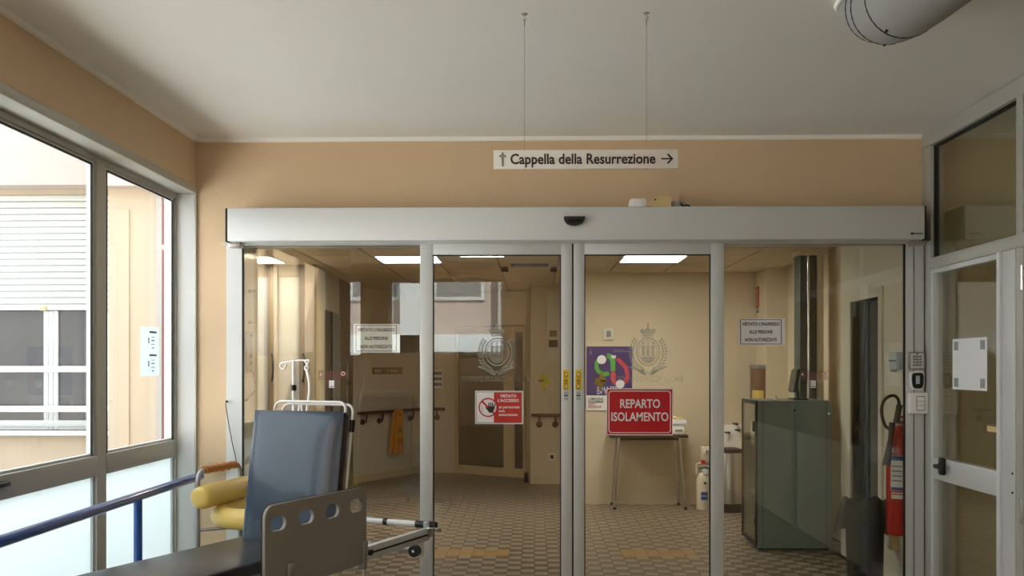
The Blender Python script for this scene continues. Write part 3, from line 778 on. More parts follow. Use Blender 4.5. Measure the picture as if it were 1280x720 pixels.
# --- devices on the right post
Yp = 6.143
def plate(x0, y0, x1, y1, Y): a, b_ = P(x0, y1, Y), P(x1, y0, Y); return a.x, b_.x, a.z, b_.z
a, b_, z0, z1 = plate(1134.5, 440, 1155, 462, Yp)
t = thing('keypad', 'square steel access keypad with twelve buttons on the door post', 'keypad', ((a + b_) / 2, Yp, z0))
B('housing', 'steel', t, a, b_, Yp - 0.02, Yp + 0.002, z0, z1, bev=0.004)
B('face', 'aluminium', t, a + 0.012, b_ - 0.012, Yp - 0.023, Yp - 0.019, z0 + 0.008, z1 - 0.008, bev=0.001)
for i in range(3):
    for j in range(4):
        x = (a + b_) / 2 + (i - 1) * 0.019; z = (z0 + z1) / 2 + (1.5 - j) * 0.017
        B('button', 'panel_grey', t, x - 0.007, x + 0.007, Yp - 0.028, Yp - 0.022, z - 0.006, z + 0.006, bev=0.0015)
MB().cyl(((a + b_) / 2, Yp - 0.022, z1 - 0.012), ((a + b_) / 2, Yp - 0.026, z1 - 0.012), 0.004).build('lamp', 'gasket', t)
a, b_, z0, z1 = plate(1137, 464, 1154, 487.5, Yp)
t = thing('badge_reader', 'rounded badge reader with black face and silver rim below the keypad', 'card reader', ((a + b_) / 2, Yp, z0))
w2, h2 = (b_ - a) / 2, (z1 - z0) / 2; cx, cz = (a + b_) / 2, (z0 + z1) / 2
outl = lambda k: [(k * w2 * (1.0 + 0.12 * math.sin(q_)) * (abs(math.cos(q_)) ** 0.5) * (1 if math.cos(q_) >= 0 else -1), k * h2 * (abs(math.sin(q_)) ** 0.6) * (1 if math.sin(q_) >= 0 else -1)) for q_ in [2 * math.pi * i / 32 for i in range(32)]]
MB().prism(outl(1), (cx, Yp, cz), (1, 0, 0), (0, 0, 1), 0.022).build('rim', 'white_enamel', t)
MB().prism(outl(0.84), (cx, Yp - 0.02, cz), (1, 0, 0), (0, 0, 1), 0.006).build('face', 'black_plastic', t)
B('display', 'label_blue_grey', t, cx - 0.013, cx + 0.011, Yp - 0.029, Yp - 0.025, cz - 0.02, cz + 0.03, bev=0.002)
a, b_, z0, z1 = plate(1134, 490.5, 1156.5, 517, Yp)
t = thing('switch_box', 'white surface switch box with three rockers at the bottom of the door post devices', 'switch', ((a + b_) / 2, Yp, z0))
B('box', 'white_enamel', t, a, b_, Yp - 0.05, Yp + 0.002, z0, z1, bev=0.006)
cx, cz = (a + b_) / 2 + 0.008, (z0 + z1) / 2
B('rocker_frame', 'panel_grey', t, cx - 0.026, cx + 0.026, Yp - 0.052, Yp - 0.048, cz - 0.044, cz + 0.044, bev=0.001)
for k in range(3): B('rocker', 'white_sign', t, cx - 0.022, cx + 0.022, Yp - 0.055, Yp - 0.048, cz + (1 - k) * 0.027 - 0.0125, cz + (1 - k) * 0.027 + 0.0125, bev=0.002)

# --- clutter on top of the header
zt = ZH1
def on_header(x0, x1, top, name, label, m, extra=None):
    a, b_ = XX(x0, 6.0), XX(x1, 6.0); z1 = ZZ(720, top, 6.0)
    t = thing(name, label, 'packet' if 'box' not in name else 'box', ((a + b_) / 2, 6.02, zt)); return t, a, b_, z1
t, a, b_, z1 = on_header(786.5, 808, 249.5, 'cloth_bundle', 'crumpled pale grey cloth lying on the door header', 'paper')
cb = MB(); cb.box(a, b_, 5.96, 6.08, zt, z1, bev=0.012); me_o = cb.build('folded_cloth', 'panel_grey', t)
for v in me_o.data.vertices: v.co += Vector((random.uniform(-.004, .004), random.uniform(-.004, .004), random.uniform(-.004, .003) if v.co.z > 0.01 else 0))
me_o.data.materials[0] = M['white_sign']
B('fold', 'paper', t, a + 0.02, b_ - 0.03, 5.955, 6.06, zt, z1 - 0.014, bev=0.006)
t, a, b_, z1 = on_header(808, 838, 247.5, 'cream_cover_box', 'cream plastic cover with a slanted end lying on the door header', 'cream_plastic')
MB().prism([(0, 0), (b_ - a, 0), (b_ - a, z1 - zt), (0.05, z1 - zt), (0.0, (z1 - zt) * 0.25)], (a, 6.06, zt), (1, 0, 0), (0, 0, 1), 0.1).build('cover', 'cream_plastic', t)
B('slot', 'gasket', t, a + 0.001, a + 0.028, 5.957, 5.962, zt + 0.0, zt + 0.006, ang=0)
q = P(819, 249, 5.958); MB().cyl((q.x, 5.962, q.z - 0.002), (q.x, 5.955, q.z - 0.002), 0.005).build('screw', 'gasket', t)
t, a, b_, z1 = on_header(838, 865, 249, 'grey_film_bundle', 'grey plastic film with a black scrap, crumpled on the door header', 'panel_grey')
ml = MB(); ml.lathe([(0.0, 0), (0.06, 0.0), (0.062, 0.02), (0.045, 0.038), (0.0, 0.044)], ((a + b_) / 2 - 0.02, 6.02, zt), 12, ex=0.9, ey=0.7); o = ml.build('film_lump', 'duct_grey', t)
for v in o.data.vertices: v.co += Vector((random.uniform(-.006, .006), 0, random.uniform(-.005, .005) if v.co.z > 0.01 else 0))
MB().tube(smooth_path([(b_ - 0.07, 5.97, zt + 0.022), (b_ - 0.055, 5.97, zt + 0.008), (b_ - 0.035, 5.97, zt + 0.014), (b_ - 0.015, 5.97, zt + 0.006)], 4), 0.006, 6).build('black_scrap', 'black_plastic', t)

# ================================================================== HANGING SIGN
YS = 4.03
a, b_ = P(617, 211.5, YS), P(847.5, 187, YS)
t = thing('hanging_sign', 'long white chapel direction sign with cross and arrow hung on two wires', 'sign', ((a.x + b_.x) / 2, YS, a.z))
B('panel', 'white_sign', t, a.x, b_.x, YS - 0.006, YS + 0.006, a.z, b_.z, bev=0.001)
cz = (a.z + b_.z) / 2; s = (b_.x - a.x) / 230.5
cX = lambda px: a.x + (px - 617) * s
me = text_mesh('Cappella della Resurrezione', 0.058, 0.022, 0.0004, width=(819 - 638) * s); art('lettering', me, 'sign_letter', t, (cX(728.5), YS - 0.0075, cz - 0.001))
cr = lambda k: [(-k, -8.5 - 0), (k, -8.5), (k, 3), (4 + k * 0.2, 3), (4 + k * 0.2, 3 + 2 * k), (k, 3 + 2 * k), (k, 8.5), (-k, 8.5), (-k, 3 + 2 * k), (-4 - k * 0.2, 3 + 2 * k), (-4 - k * 0.2, 3), (-k, 3)]
inner = [(-0.35, -7.9), (0.35, -7.9), (0.35, 3.6), (3.7, 3.6), (3.7, 4.4), (0.35, 4.4), (0.35, 7.9), (-0.35, 7.9), (-0.35, 4.4), (-3.7, 4.4), (-3.7, 3.6), (-0.35, 3.6)]
art('cross_symbol', curve_mesh([[(x * s, y * s) for x, y in cr(1.05)], [(x * s, y * s) for x, y in inner]]), 'sign_letter', t, (cX(628.5), YS - 0.0075, cz))
arr = [(-7.5, -0.9), (3.5, -0.9), (-0.6, -5), (0.9, -6.6), (7.4, 0), (0.9, 6.6), (-0.6, 5), (3.5, 0.9), (-7.5, 0.9)]
art('arrow_symbol', curve_mesh([[(x * s, y * s) for x, y in arr]]), 'sign_letter', t, (cX(834), YS - 0.0075, cz))
for px in (655.5, 808):
    x = XX(px, YS)
    wr = MB(); wr.tube([(x, YS, b_.z - 0.002), (x, YS, ZC - 0.03)], 0.0012, 5); w_o = wr.build('hanging_wire', 'steel', t)
    hk = MB(); hk.tube(smooth_path([(x, YS, ZC), (x, YS, ZC - 0.012), (x + 0.006, YS, ZC - 0.02), (x, YS, ZC - 0.03), (x - 0.006, YS, ZC - 0.022)], 5), 0.0025, 6); hk.cyl((x, YS, ZC - 0.004), (x, YS, ZC + 0.001), 0.012)
    hk.tube([(x, YS, ZC - 0.028), (x, YS, ZC - 0.05)], 0.003, 6); hk.build('ceiling_hook', 'steel', w_o)
    MB().cyl((x, YS, a.z + 0.001), (x, YS, a.z - 0.007), 0.003).build('wire_end', 'steel', t)

# ================================================================== CEILING DUCT
c0 = Vector((1.345, 3.93, ZC))
t = thing('ceiling_duct', 'fat grey elbow duct coming out of the ceiling', 'duct', (c0.x, c0.y, ZC - 0.15))
RD = 0.15
path = smooth_path([c0 + Vector((-0.012, 0.04, 0.12)), c0 + Vector((-0.008, -0.01, 0.02)), c0 + Vector((0.0, -0.11, -0.045)), c0 + Vector((0.015, -0.3, -0.07)), c0 + Vector((0.04, -0.7, -0.075)), c0 + Vector((0.10, -1.5, -0.075))], 8)
MB().tube(path, RD, 32).build('elbow_pipe', 'duct_grey', t, 60)
for k in (13, 16, 22):
    MB().tube([path[k], path[k] + (path[k + 1] - path[k]).normalized() * 0.005], RD + 0.002, 32).build('seam', 'gasket', t, 60)
for k, a_ in ((14, 262), (14, 225), (23, 300)):
    tn = (path[k + 1] - path[k]).normalized(); sd = tn.cross(Vector((0, 0, 1))).normalized(); up = sd.cross(tn)
    q = path[k] + (sd * math.cos(R(a_)) + up * math.sin(R(a_))) * RD
    MB().cyl(q, q + (q - path[k]).normalized() * 0.009, 0.005).build('rivet', 'gasket', t)
rim = [c0 + Vector((x, y, -0.004)) for x, y in ((0.04, 0.135), (-0.07, 0.125), (-0.14, 0.07), (-0.165, -0.06), (-0.165, -0.3), (-0.148, -0.6), (-0.12, -1.2))]
MB().tube(smooth_path(rim, 5), 0.012, 8).build('plaster_collar', 'cornice_white', t, 60)
fo = [c0 + Vector((x, y, -0.010)) for x, y in ((-0.15, -0.1), (-0.155, -0.2), (-0.15, -0.34), (-0.13, -0.6))]
MB().tube(smooth_path(fo, 5), 0.012, 8).build('foam_seal', 'foam_green', t, 60)

# ================================================================== HANDRAIL (vestibule)
XHR = XL + 0.13
p0, p1 = PXp(0, 676, XHR), PXp(246, 597, XHR); zr = (p0.z + p1.z) / 2
t = thing('blue_handrail', 'glossy blue tubular handrail along the left windows', 'handrail', (XHR, 4.2, 0))
MB().tube([(XHR, 1.9, zr), (XHR, p1.y + 0.06, zr)], 0.024, 16).build('rail', 'rail_blue', t)
for px in (172.5,):
    y = PXp(px, 640, XHR).y
    for yy in (y, y - 1.5, y - 2.9):
        MB().cyl((XHR, yy, 0), (XHR, yy, zr), 0.021, seg=16).build('post', 'rail_blue', t)
        MB().cyl((XHR, yy, 0), (XHR, yy, 0.012), 0.05).build('base_plate', 'rail_blue', t)
q = P(274, 582, 6.17)
br = thing('wall_bracket', 'small flat steel strip screwed to the door post above the yellow walker', 'bracket', (q.x, 6.17, q.z - 0.02))
B('strip', 'steel', br, XX(258, 6.17), XX(291, 6.17), 6.10, YW + 0.0, q.z - 0.012, q.z + 0.012, bev=0.002)
B('screw_head', 'gasket', br, XX(262, 6.17), XX(264, 6.17), 6.096, 6.101, q.z - 0.005, q.z + 0.005)
ca = thing('thin_cable', 'thin black cable hanging down the pale door post', 'cable', (XX(290, 6.04), 6.04, 0.6))
MB().tube(smooth_path([P(282, 504, 6.118), P(285, 525, 6.11), P(290, 552, 6.12), P(296, 580, 6.12), P(299, 610, 6.12), P(299, 660, 6.12)], 6), 0.0028, 6).build('cord', 'black_plastic', ca)
MB().cyl(P(283.5, 502, 6.135), P(283.5, 502, 6.112), 0.008).build('cable_clip', 'gasket', ca)

# paper on window 1
y0, y1 = PXp(176, 440, XG + 0.006).y, PXp(198.5, 440, XG + 0.006).y
z1, z0 = PXp(187, 408.5, XG + 0.006).z, PXp(187, 470, XG + 0.006).z
t = thing('window_notice', 'narrow white printed sheet stuck on the clear window pane', 'notice', (XG + 0.006, (y0 + y1) / 2, z0))
B('sheet', 'paper_backlit', t, XG + 0.0045, XG + 0.0065, y0, y1, z0, z1, ang=0)
WMF = frame_of((0, 0, 0), (0, 1, 0), (0, 0, 1))
hL, yc = z1 - z0, y0 + (y1 - y0) * 0.66
for blk in (0, 1):
    for k, (dz, ww, hh_) in enumerate(((0.06, 0.11, 0.012), (0.16, 0.05, 0.004), (0.23, 0.05, 0.007), (0.31, 0.06, 0.004), (0.38, 0.03, 0.007))):
        art('text_line', curve_mesh([rect(-ww / 2, -hh_ / 2, ww / 2, hh_ / 2)], 0.0002), 'ink_grey', t, (XG + 0.0072, yc, z1 - hL * (dz + 0.045 + 0.47 * blk)), WMF)
    art('stamp', curve_mesh([circle(0, 0, 0.012, 0.017, n=12), circle(0, 0, 0.006, 0.01, n=12)], 0.0002), 'ink_navy', t, (XG + 0.0072, y0 + (y1 - y0) * 0.42, z1 - hL * (0.28 + 0.47 * blk)), WMF)

# sheet on the side door
XP_ = XR - 0.002
y1, y0 = PXp(1191, 450, XP_).y, PXp(1234, 450, XP_).y; z1, z0 = PXp(1191, 424, XP_).z, PXp(1191, 486.5, XP_).z
t = thing('taped_sheet', 'blank white sheet taped by its four corners to the glass side door', 'notice', (XP_, (y0 + y1) / 2, z0))
B('sheet', 'paper', t, XP_ - 0.0015, XP_, y0, y1, z0, z1, ang=0)
for yy in (y0 + 0.05, y1 - 0.05):
    for zz in (z0 + 0.04, z1 - 0.04): B('tape_piece', 'tape', t, XP_ - 0.0025, XP_ - 0.0015, yy - 0.028, yy + 0.028, zz - 0.025, zz + 0.025, ang=0)
q = PXp(1241, 536, XR + 0.03)
t = thing('door_tag', 'small beige rectangular tag on the glass side door', 'label', (XR - 0.003, q.y, q.z))
B('tag_plate', 'wood_brown', t, XR - 0.003, XR, PXp(1250, 536, XR).y, PXp(1233, 536, XR).y, q.z - 0.02, q.z + 0.025, ang=0)
B('tag_inset', 'cream_plastic', t, XR - 0.004, XR - 0.003, PXp(1248, 536, XR).y, PXp(1235, 536, XR).y, q.z - 0.012, q.z + 0.017, ang=0)

# ================================================================== STRETCHER
PHI = R(23)
u_, v_ = Vector((math.sin(PHI), math.cos(PHI), 0)), Vector((math.cos(PHI), -math.sin(PHI), 0))
R0 = P(538, 458, 5.57); R0.z = 0
BEDM = Matrix.Translation(R0) @ Matrix(((v_.x, u_.x, 0, 0), (v_.y, u_.y, 0, 0), (0, 0, 1, 0), (0, 0, 0, 1)))
# bed frame: local x = to the right side (0 at the right rail), local y = towards the head end (0 at the head bar), z up
bed = thing('stretcher', 'hospital stretcher with raised dark blue backrest and grey side panel', 'stretcher', BEDM @ Vector((-0.27, -1.0, 0)))
def bb(name, m, *a, bev=0.0, parent=bed, ang=40): return MB().box(*a, bev=bev).build(name, m, parent, ang, BEDM)
BW = 0.56
ZRL = 0.565
for x in (-0.035, -BW):
    bb('side_rail', 'aluminium', x, x + 0.035, -2.05, 0.0, ZRL - 0.035, ZRL + 0.035, bev=0.005)
    sl = MB(); xs = x + 0.035 if x > -0.1 else x - 0.002
    sl.box(xs, xs + 0.002, -2.0, -0.02, ZRL - 0.005, ZRL + 0.004); sl.build('rail_groove', 'gasket', bed, 0, BEDM)
# cross bars at the head
MB().tube([(-BW, -0.0, 0.615), (0.03, -0.0, 0.615)], 0.017, 14).build('head_bar', 'white_enamel', bed, 40, BEDM)
MB().tube([(-0.09, -0.0, 0.615), (0.035, -0.0, 0.615)], 0.021, 14).build('grip', 'black_plastic', bed, 40, BEDM)
MB().tube([(-0.3, -0.0, 0.615), (-0.275, -0.0, 0.615)], 0.021, 14).build('grip', 'black_plastic', bed, 40, BEDM)
bb('head_bracket', 'steel', -0.03, 0.01, -0.03, 0.02, 0.55, 0.635, bev=0.004)
MB().tube(round_corners([(0.0, -0.03, 0.6), (0.06, -0.03, 0.6), (0.06, 0.01, 0.585), (0.0, 0.01, 0.585)], 0.012), 0.009, 8).build('clamp', 'chrome', bed, 40, BEDM)
MB().tube([(-BW + 0.03, -0.06, 0.485), (-0.06, -0.06, 0.485)], 0.02, 14).build('lower_bar', 'tube_grey', bed, 40, BEDM)
bb('lower_bracket', 'white_enamel', -0.075, -0.02, -0.09, -0.03, 0.445, 0.56, bev=0.006)
kn = MB(); kn.tube([(-0.04, -0.09, 0.485), (-0.04, -0.12, 0.485)], 0.033, 20); kn.build('lock_wheel', 'black_plastic', bed, 40, BEDM)
kn = MB(); kn.tube([(-0.04, -0.12, 0.485), (-0.04, -0.125, 0.485)], 0.008, 12); kn.build('wheel_hub', 'chrome', bed, 40, BEDM)
# seat mattress
seat = MB(); seat.box(-BW + 0.01, -0.045, -2.1, -0.92, 0.605, 0.66, bev=0.016); seat.build('seat_mattress', 'vinyl_black', bed, 50, BEDM)
bb('seat_deck', 'panel_grey', -BW + 0.02, -0.05, -2.08, -0.93, 0.585, 0.606, bev=0.003)
# backrest
tilt = R(9); Lb = 0.645
BM = BEDM @ Matrix.Translation((0, -0.955, 0.645)) @ Matrix.Rotation(-tilt, 4, 'X')
bk = MB()
nx, nz = 14, 16; x0, x1 = -BW + 0.03, 0.0
grid = []
for j in range(nz + 1):
    row = []
    for i in range(nx + 1):
        fx, fz = i / nx, j / nz
        ed = min(fx, 1 - fx, 1) * (x1 - x0); et = (1 - fz) * Lb
        e = min(1, ed / 0.03) * min(1, et / 0.03); puff = 0.010 * min(1, ed / 0.12) * min(1, et / 0.12)
        ridge = 0.004 * math.sin(fx * 17 + fz * 3) * (1 - fz) ** 3
        row.append(bk.bm.verts.new((x0 + (x1 - x0) * fx, -(0.0 + 0.018 * math.sqrt(max(0, e))) - puff - ridge, Lb * fz)))
    grid.append(row)
for j in range(nz):
    for i in range(nx): bk.bm.faces.new((grid[j][i], grid[j][i + 1], grid[j + 1][i + 1], grid[j + 1][i]))
bko = bk.build('backrest_cover', 'vinyl_blue', bed, 60, BM)
MB().box(x0, x1, -0.002, 0.058, 0.0, Lb, bev=0.014).build('backrest_core', 'vinyl_black', bed, 50, BM)
MB().box(x0 + 0.02, x1 - 0.02, 0.058, 0.07, 0.02, Lb - 0.03).build('back_board', 'panel_grey', bed, 40, BM)
# white grab loops behind the backrest
def loop(yo, xa, xb, top, name):
    pts = round_corners([(xa, yo, 0.25), (xa, yo, top), (xb, yo, top), (xb, yo, 0.25)], 0.045, 6)
    MB().tube(pts, 0.0065, 10).build(name, 'white_enamel', bed, 60, BM)
loop(0.078, x0 + 0.06, x1 - 0.045, Lb + 0.055, 'grab_loop')
loop(0.092, x0 + 0.10, x1 - 0.01, Lb + 0.045, 'grab_loop')
MB().cyl((x1 - 0.01, 0.092, Lb - 0.09), (x1 - 0.01, 0.092, Lb - 0.03), 0.015).build('loop_stop', 'black_plastic', bed, 40, BM)
# side panel with four grip slots
pl, pr = -1.475, -0.69; pz0, pz1 = 0.53, 0.905
Lp, Hp = pr - pl, pz1 - pz0
spl = [rrect(0, 0, Lp, Hp, 0.055)]
for k in range(4):
    cxs = 0.088 + k * (Lp - 0.176) / 3; spl.append(rrect(cxs - 0.058, Hp - 0.115, cxs + 0.058, Hp - 0.047, 0.033)[::-1])
pm = curve_mesh(spl, 0.007, 0.002)
pm.transform(BEDM @ Matrix.Translation((0.012, pl, pz0)) @ Matrix(((0, 0, 1, 0), (1, 0, 0, 0), (0, 1, 0, 0), (0, 0, 0, 1))))
finish('side_panel', pm, 'panel_grey', bed, 35)
edge = MB(); edge.tube([(0.002, p[0] + pl, p[1] + pz0) for p in rrect(0.0, 0.0, Lp, Hp, 0.055)], 0.005, 6, closed=True); edge.build('panel_edging', 'gasket', bed, 60, BEDM)
for yq in (pr + 0.02 - 0.04, pl + 0.17):
    cl = MB(); cl.box(0.02, 0.034, yq - 0.022, yq + 0.022, 0.56, 0.64, bev=0.008); cl.box(-0.005, 0.03, yq - 0.016, yq + 0.016, 0.50, 0.575, bev=0.004); cl.build('panel_clamp', 'steel', bed, 40, BEDM)
    cl = MB(); cl.cyl((0.022, yq, 0.51), (0.022, yq, 0.43), 0.007); cl.cyl((0.022, yq, 0.46), (0.022, yq, 0.45), 0.012); cl.build('clamp_pin', 'chrome', bed, 40, BEDM)
MB().cyl((0.0, pr + 0.035, ZRL + 0.01), (0.03, pr + 0.035, ZRL + 0.01), 0.016).build('latch_knob', 'black_plastic', bed, 40, BEDM)
# IV pole on the left rail
ivx, ivy = -BW - 0.02, -0.47
ip = MB(); ip.tube([(ivx, ivy, 0.5), (ivx, ivy, 1.53)], 0.009, 12); ipo = ip.build('drip_pole', 'white_enamel', bed, 60, BEDM)
hk = MB(); zt_ = 1.53
hk.tube(smooth_path([(ivx - 0.045, ivy, zt_ - 0.02), (ivx - 0.065, ivy, zt_ - 0.045), (ivx - 0.085, ivy, zt_ - 0.035), (ivx - 0.085, ivy, zt_ - 0.015), (ivx - 0.05, ivy, zt_ - 0.006), (ivx, ivy, zt_), (ivx + 0.06, ivy, zt_ + 0.003), (ivx + 0.075, ivy, zt_ - 0.004), (ivx + 0.095, ivy, zt_ - 0.035), (ivx + 0.082, ivy, zt_ - 0.05), (ivx + 0.074, ivy, zt_ - 0.035), (ivx + 0.102, ivy, zt_ + 0.0), (ivx + 0.075, ivy, zt_ + 0.003)], 5), 0.0048, 8)
hk.build('drip_hook', 'white_enamel', ipo, 60, BEDM)
MB().cyl((ivx, ivy, 1.37), (ivx, ivy, 1.40), 0.016).cyl((ivx, ivy, 1.385), (ivx + 0.02, ivy - 0.02, 1.385), 0.012).build('height_knob', 'black_plastic', ipo, 40, BEDM)
MB().tube(smooth_path([(ivx + 0.086, ivy, zt_ - 0.05), (ivx + 0.108, ivy - 0.01, zt_ - 0.1), (ivx + 0.112, ivy - 0.01, zt_ - 0.16), (ivx + 0.1, ivy - 0.01, zt_ - 0.24), (ivx + 0.08, ivy, zt_ - 0.32)], 5), 0.0085, 8).build('plastic_hose', 'white_sign', ipo, 60, BEDM)
MB().tube(smooth_path([(ivx + 0.03, ivy, 1.10), (ivx + 0.033, ivy, 1.26), (ivx + 0.045, ivy, 1.30), (ivx + 0.055, ivy, 1.26), (ivx + 0.058, ivy, 1.12)], 5), 0.006, 8).build('spare_hook', 'white_enamel', ipo, 60, BEDM)
# undercarriage
for x in (-BW + 0.05, -0.05):
    for y0, y1 in ((-0.95, -1.55), (-1.85, -1.2)): MB().tube([(x, y0, 0.53), (x, y1, 0.16)], 0.018, 12).build('leg', 'tube_grey', bed, 60, BEDM)
for y in (-1.2, -1.55):
    MB().tube([(-BW + 0.03, y, 0.16), (-0.03, y, 0.16)], 0.018, 12).build('axle_bar', 'tube_grey', bed, 60, BEDM)
    for x in (-BW + 0.02, -0.02):
        wl = MB(); wl.tube([(x - 0.014, y, 0.07), (x + 0.014, y, 0.07)], 0.07, 20); wo = wl.build('caster', 'black_plastic', bed, 40, BEDM)
        MB().box(x - 0.022, x + 0.022, y - 0.012, y + 0.012, 0.07, 0.16, bev=0.003).build('caster_fork', 'steel', wo, 40, BEDM)

# ================================================================== YELLOW PADDED WALKER
fl, fr_ = P(247, 600, 5.25), P(300, 592, 5.72)
wk = thing('padded_walker', 'walking frame with yellow roll pad and horseshoe cushion behind the stretcher', 'walker', ((fl.x + fr_.x) / 2, (fl.y + fr_.y) / 2, 0))
za_ = P(247, 588, 5.25).z
dirw = (Vector((fr_.x, fr_.y, 0)) - Vector((fl.x, fl.y, 0)))
dn = dirw.normalized(); outw = Vector((dn.y, -dn.x, 0))    # towards the room
A0, A1 = Vector((fl.x, fl.y, 0)), Vector((fr_.x, fr_.y, 0))
ztop = P(262, 586, 5.4).z
MB().tube(round_corners([A0 + Vector((0, 0, 0.09)) - outw * 0.02, A0 + Vector((0, 0, 0.55)), A0 + Vector((0, 0, ztop)), A1 + Vector((0, 0, ztop)), A1 + Vector((0, 0, 0.55)), A1 + Vector((0, 0, 0.09)) - outw * 0.02], 0.07, 7), 0.0135, 12).build('frame_tube', 'tube_grey', wk, 60)
g0, g1 = A0.lerp(A1, 0.14), A0.lerp(A1, 0.86)
gp = [g0.lerp(g1, i / 14) + Vector((0, 0, ztop + 0.004 * math.sin(i * 2.2))) for i in range(15)]
MB().tube(gp, [0.021 + 0.003 * math.sin(i * 2.4) for i in range(15)], 12).build('hand_grip', 'grip_orange', wk, 60)
r0, r1 = A0.lerp(A1, -0.08) + outw * 0.03, A0.lerp(A1, 1.1) + outw * 0.03
zp = P(262, 617, 5.4).z
rp = [r0.lerp(r1, f) + Vector((0, 0, zp)) for f in (0, 0.008, 0.03, 0.08, 0.5, 0.92, 0.97, 0.992, 1)]
MB().tube(rp, [0.03, 0.048, 0.058, 0.062, 0.062, 0.062, 0.058, 0.048, 0.03], 20).build('roll_pad', 'pad_yellow', wk, 60)
zs = P(275, 645, 5.35).z
cc = A0.lerp(A1, 0.52) + outw * 0.28 + Vector((0, 0, zs))
hp_ = smooth_path([cc + dn * d + outw * o_ for d, o_ in ((0.21, 0.24), (0.23, 0.1), (0.22, -0.08), (0.14, -0.2), (0, -0.235), (-0.14, -0.2), (-0.22, -0.08), (-0.23, 0.1), (-0.21, 0.24))], 6)
nn = len(hp_); MB().tube(hp_, [0.056 * (0.45 if i in (0, nn - 1) else 0.8 if i in (1, nn - 2) else 1) for i in range(nn)], 18).build('horseshoe_cushion', 'pad_yellow', wk, 60)
for f in (0.0, 1.0):
    q = A0.lerp(A1, f); s_ = 1 if f == 0 else -1
    MB().tube([q + Vector((0, 0, zs - 0.06)), q + dn * s_ * 0.09 + outw * 0.2 + Vector((0, 0, zs - 0.05))], 0.009, 8).build('cushion_support', 'tube_grey', wk, 60)
    MB().tube(round_corners([q + Vector((0, 0, 0.09)), q + outw * 0.1 + Vector((0, 0, 0.1)), q + outw * 0.5 + Vector((0, 0, 0.1))], 0.05), 0.0135, 10).build('base_tube', 'tube_grey', wk, 60)
    for o_ in (0.0, 0.5):
        k_ = q + outw * o_ + Vector((0, 0, 0.045)); wo = MB().tube([k_ - dn * 0.012, k_ + dn * 0.012], 0.045, 18).build('caster', 'black_plastic', wk, 40)
        MB().cyl(k_ + Vector((0, 0, 0.0)) - dn * 0.016, k_ + Vector((0, 0, 0.0)) + dn * 0.016, 0.012).build('caster_hub', 'steel', wo)
q = A0 + Vector((0, 0, P(247, 613, 5.25).z)); MB().cyl(q - Vector((0, 0, 0.01)), q + Vector((0, 0, 0.004)), 0.016).build('tube_collar', 'black_plastic', wk)

# ================================================================== LOBBY WALLS
pA, pB = PZp(657, 597.5), PZp(570, 591)
def lobby_wall(name, label, m, segs, t=0.12, z1=ZI + 0.1):
    b = MB()
    for (p, q, *rest_) in segs:
        za, zb = rest_ if rest_ else (0, z1); b.wall(p, q, za, zb, t)
    return struct(b.build(name, m, None, 0), label, 'wall')


XRW = 2.45
YO0, YO1 = PXp(1100, 458, XRW).y, PXp(1065, 458, XRW).y      # doorway in the right lobby wall
ZO = PXp(1083, 374, XRW).z
lobby_wall('wall_lobby_right', 'pale lobby wall with a doorway, bearing the fire extinguisher', 'lobby_wall_pale',
           [((XRW, YO1), (XRW, 8.05), 0, ZI + 0.1), ((XRW, YW + 0.2), (XRW, YO0), 0, ZI + 0.1), ((XRW, YO0), (XRW, YO1), ZO, ZI + 0.1)], -0.12)
lobby_wall('wall_lobby_recess', 'beige lobby wall of the recess behind the grey cabinet', 'lobby_wall', [((2.57, 8.05), (2.62, 8.05)), ((2.62, 8.05), (2.62, 10.4)), ((2.62, 10.4), (2.40, 10.4)), ((2.40, 10.52), (2.40, 10.9))], -0.12)
lobby_wall('wall_lobby_back', 'beige lobby wall behind the small table', 'lobby_wall', [((2.40, 10.9), (0.36, 10.9)), ((0.36, 10.9), (0.36, 12.76))], -0.12)
lobby_wall('wall_lobby_pier', 'beige pier with a socket beside the dark glazed door', 'lobby_wall', [((0.36, 12.76), (-0.05, 12.76)), ((-0.05, 12.76), (pA.x, pA.y + 0.08))], -0.12)
ZGD = 2.05
lobby_wall('wall_lobby_end', 'beige wall above the dark glazed door at the end of the lobby', 'lobby_wall', [((pA.x, pA.y), (pB.x, pB.y), ZGD, ZI + 0.1)], -0.12)
pC = PZp(526, 590.5); pE = PZp(440, 605)
lobby_wall('wall_lobby_far', 'beige end wall bearing a handrail stub and a printed sign', 'lobby_wall', [((pB.x, pB.y), (pC.x, pC.y))], -0.12)
lobby_wall('wall_lobby_slanted', 'slanted beige lobby wall with maroon handrail', 'lobby_wall', [((pC.x, pC.y), (pE.x, pE.y))], -0.12)
pG = P(394, 458, 10.0)
lobby_wall('wall_lobby_left', 'brown-beige side wall beside the glazed double door', 'lobby_wall', [((pE.x, pE.y), (pG.x, pG.y))], -0.12)
lobby_wall('wall_lobby_outer', 'outer lobby walls left of the glazed double door', 'lobby_wall', [((-3.25, 10.0), (-3.25, 9.2)), ((-3.25, 9.2), (-2.62, 7.55)), ((-2.62, 7.55), (-2.1, 7.55))], -0.1)
lobby_wall('wall_lobby_return', 'pale wall return just inside the door with terminals on it', 'lobby_wall_pale', [((-2.1, 7.55), (-2.1, YW + 0.2))], -0.1)
MBb = MB(); d_ = (pE - pC).normalized(); n_ = Vector((-d_.y, d_.x, 0))
MBb.wall((pC.x, pC.y), (pE.x, pE.y), 0, 0.09, 0.015); struct(MBb.build('baseboard_slanted', 'door_frame_beige', None, 0), 'low beige baseboard of the slanted lobby wall', 'baseboard')

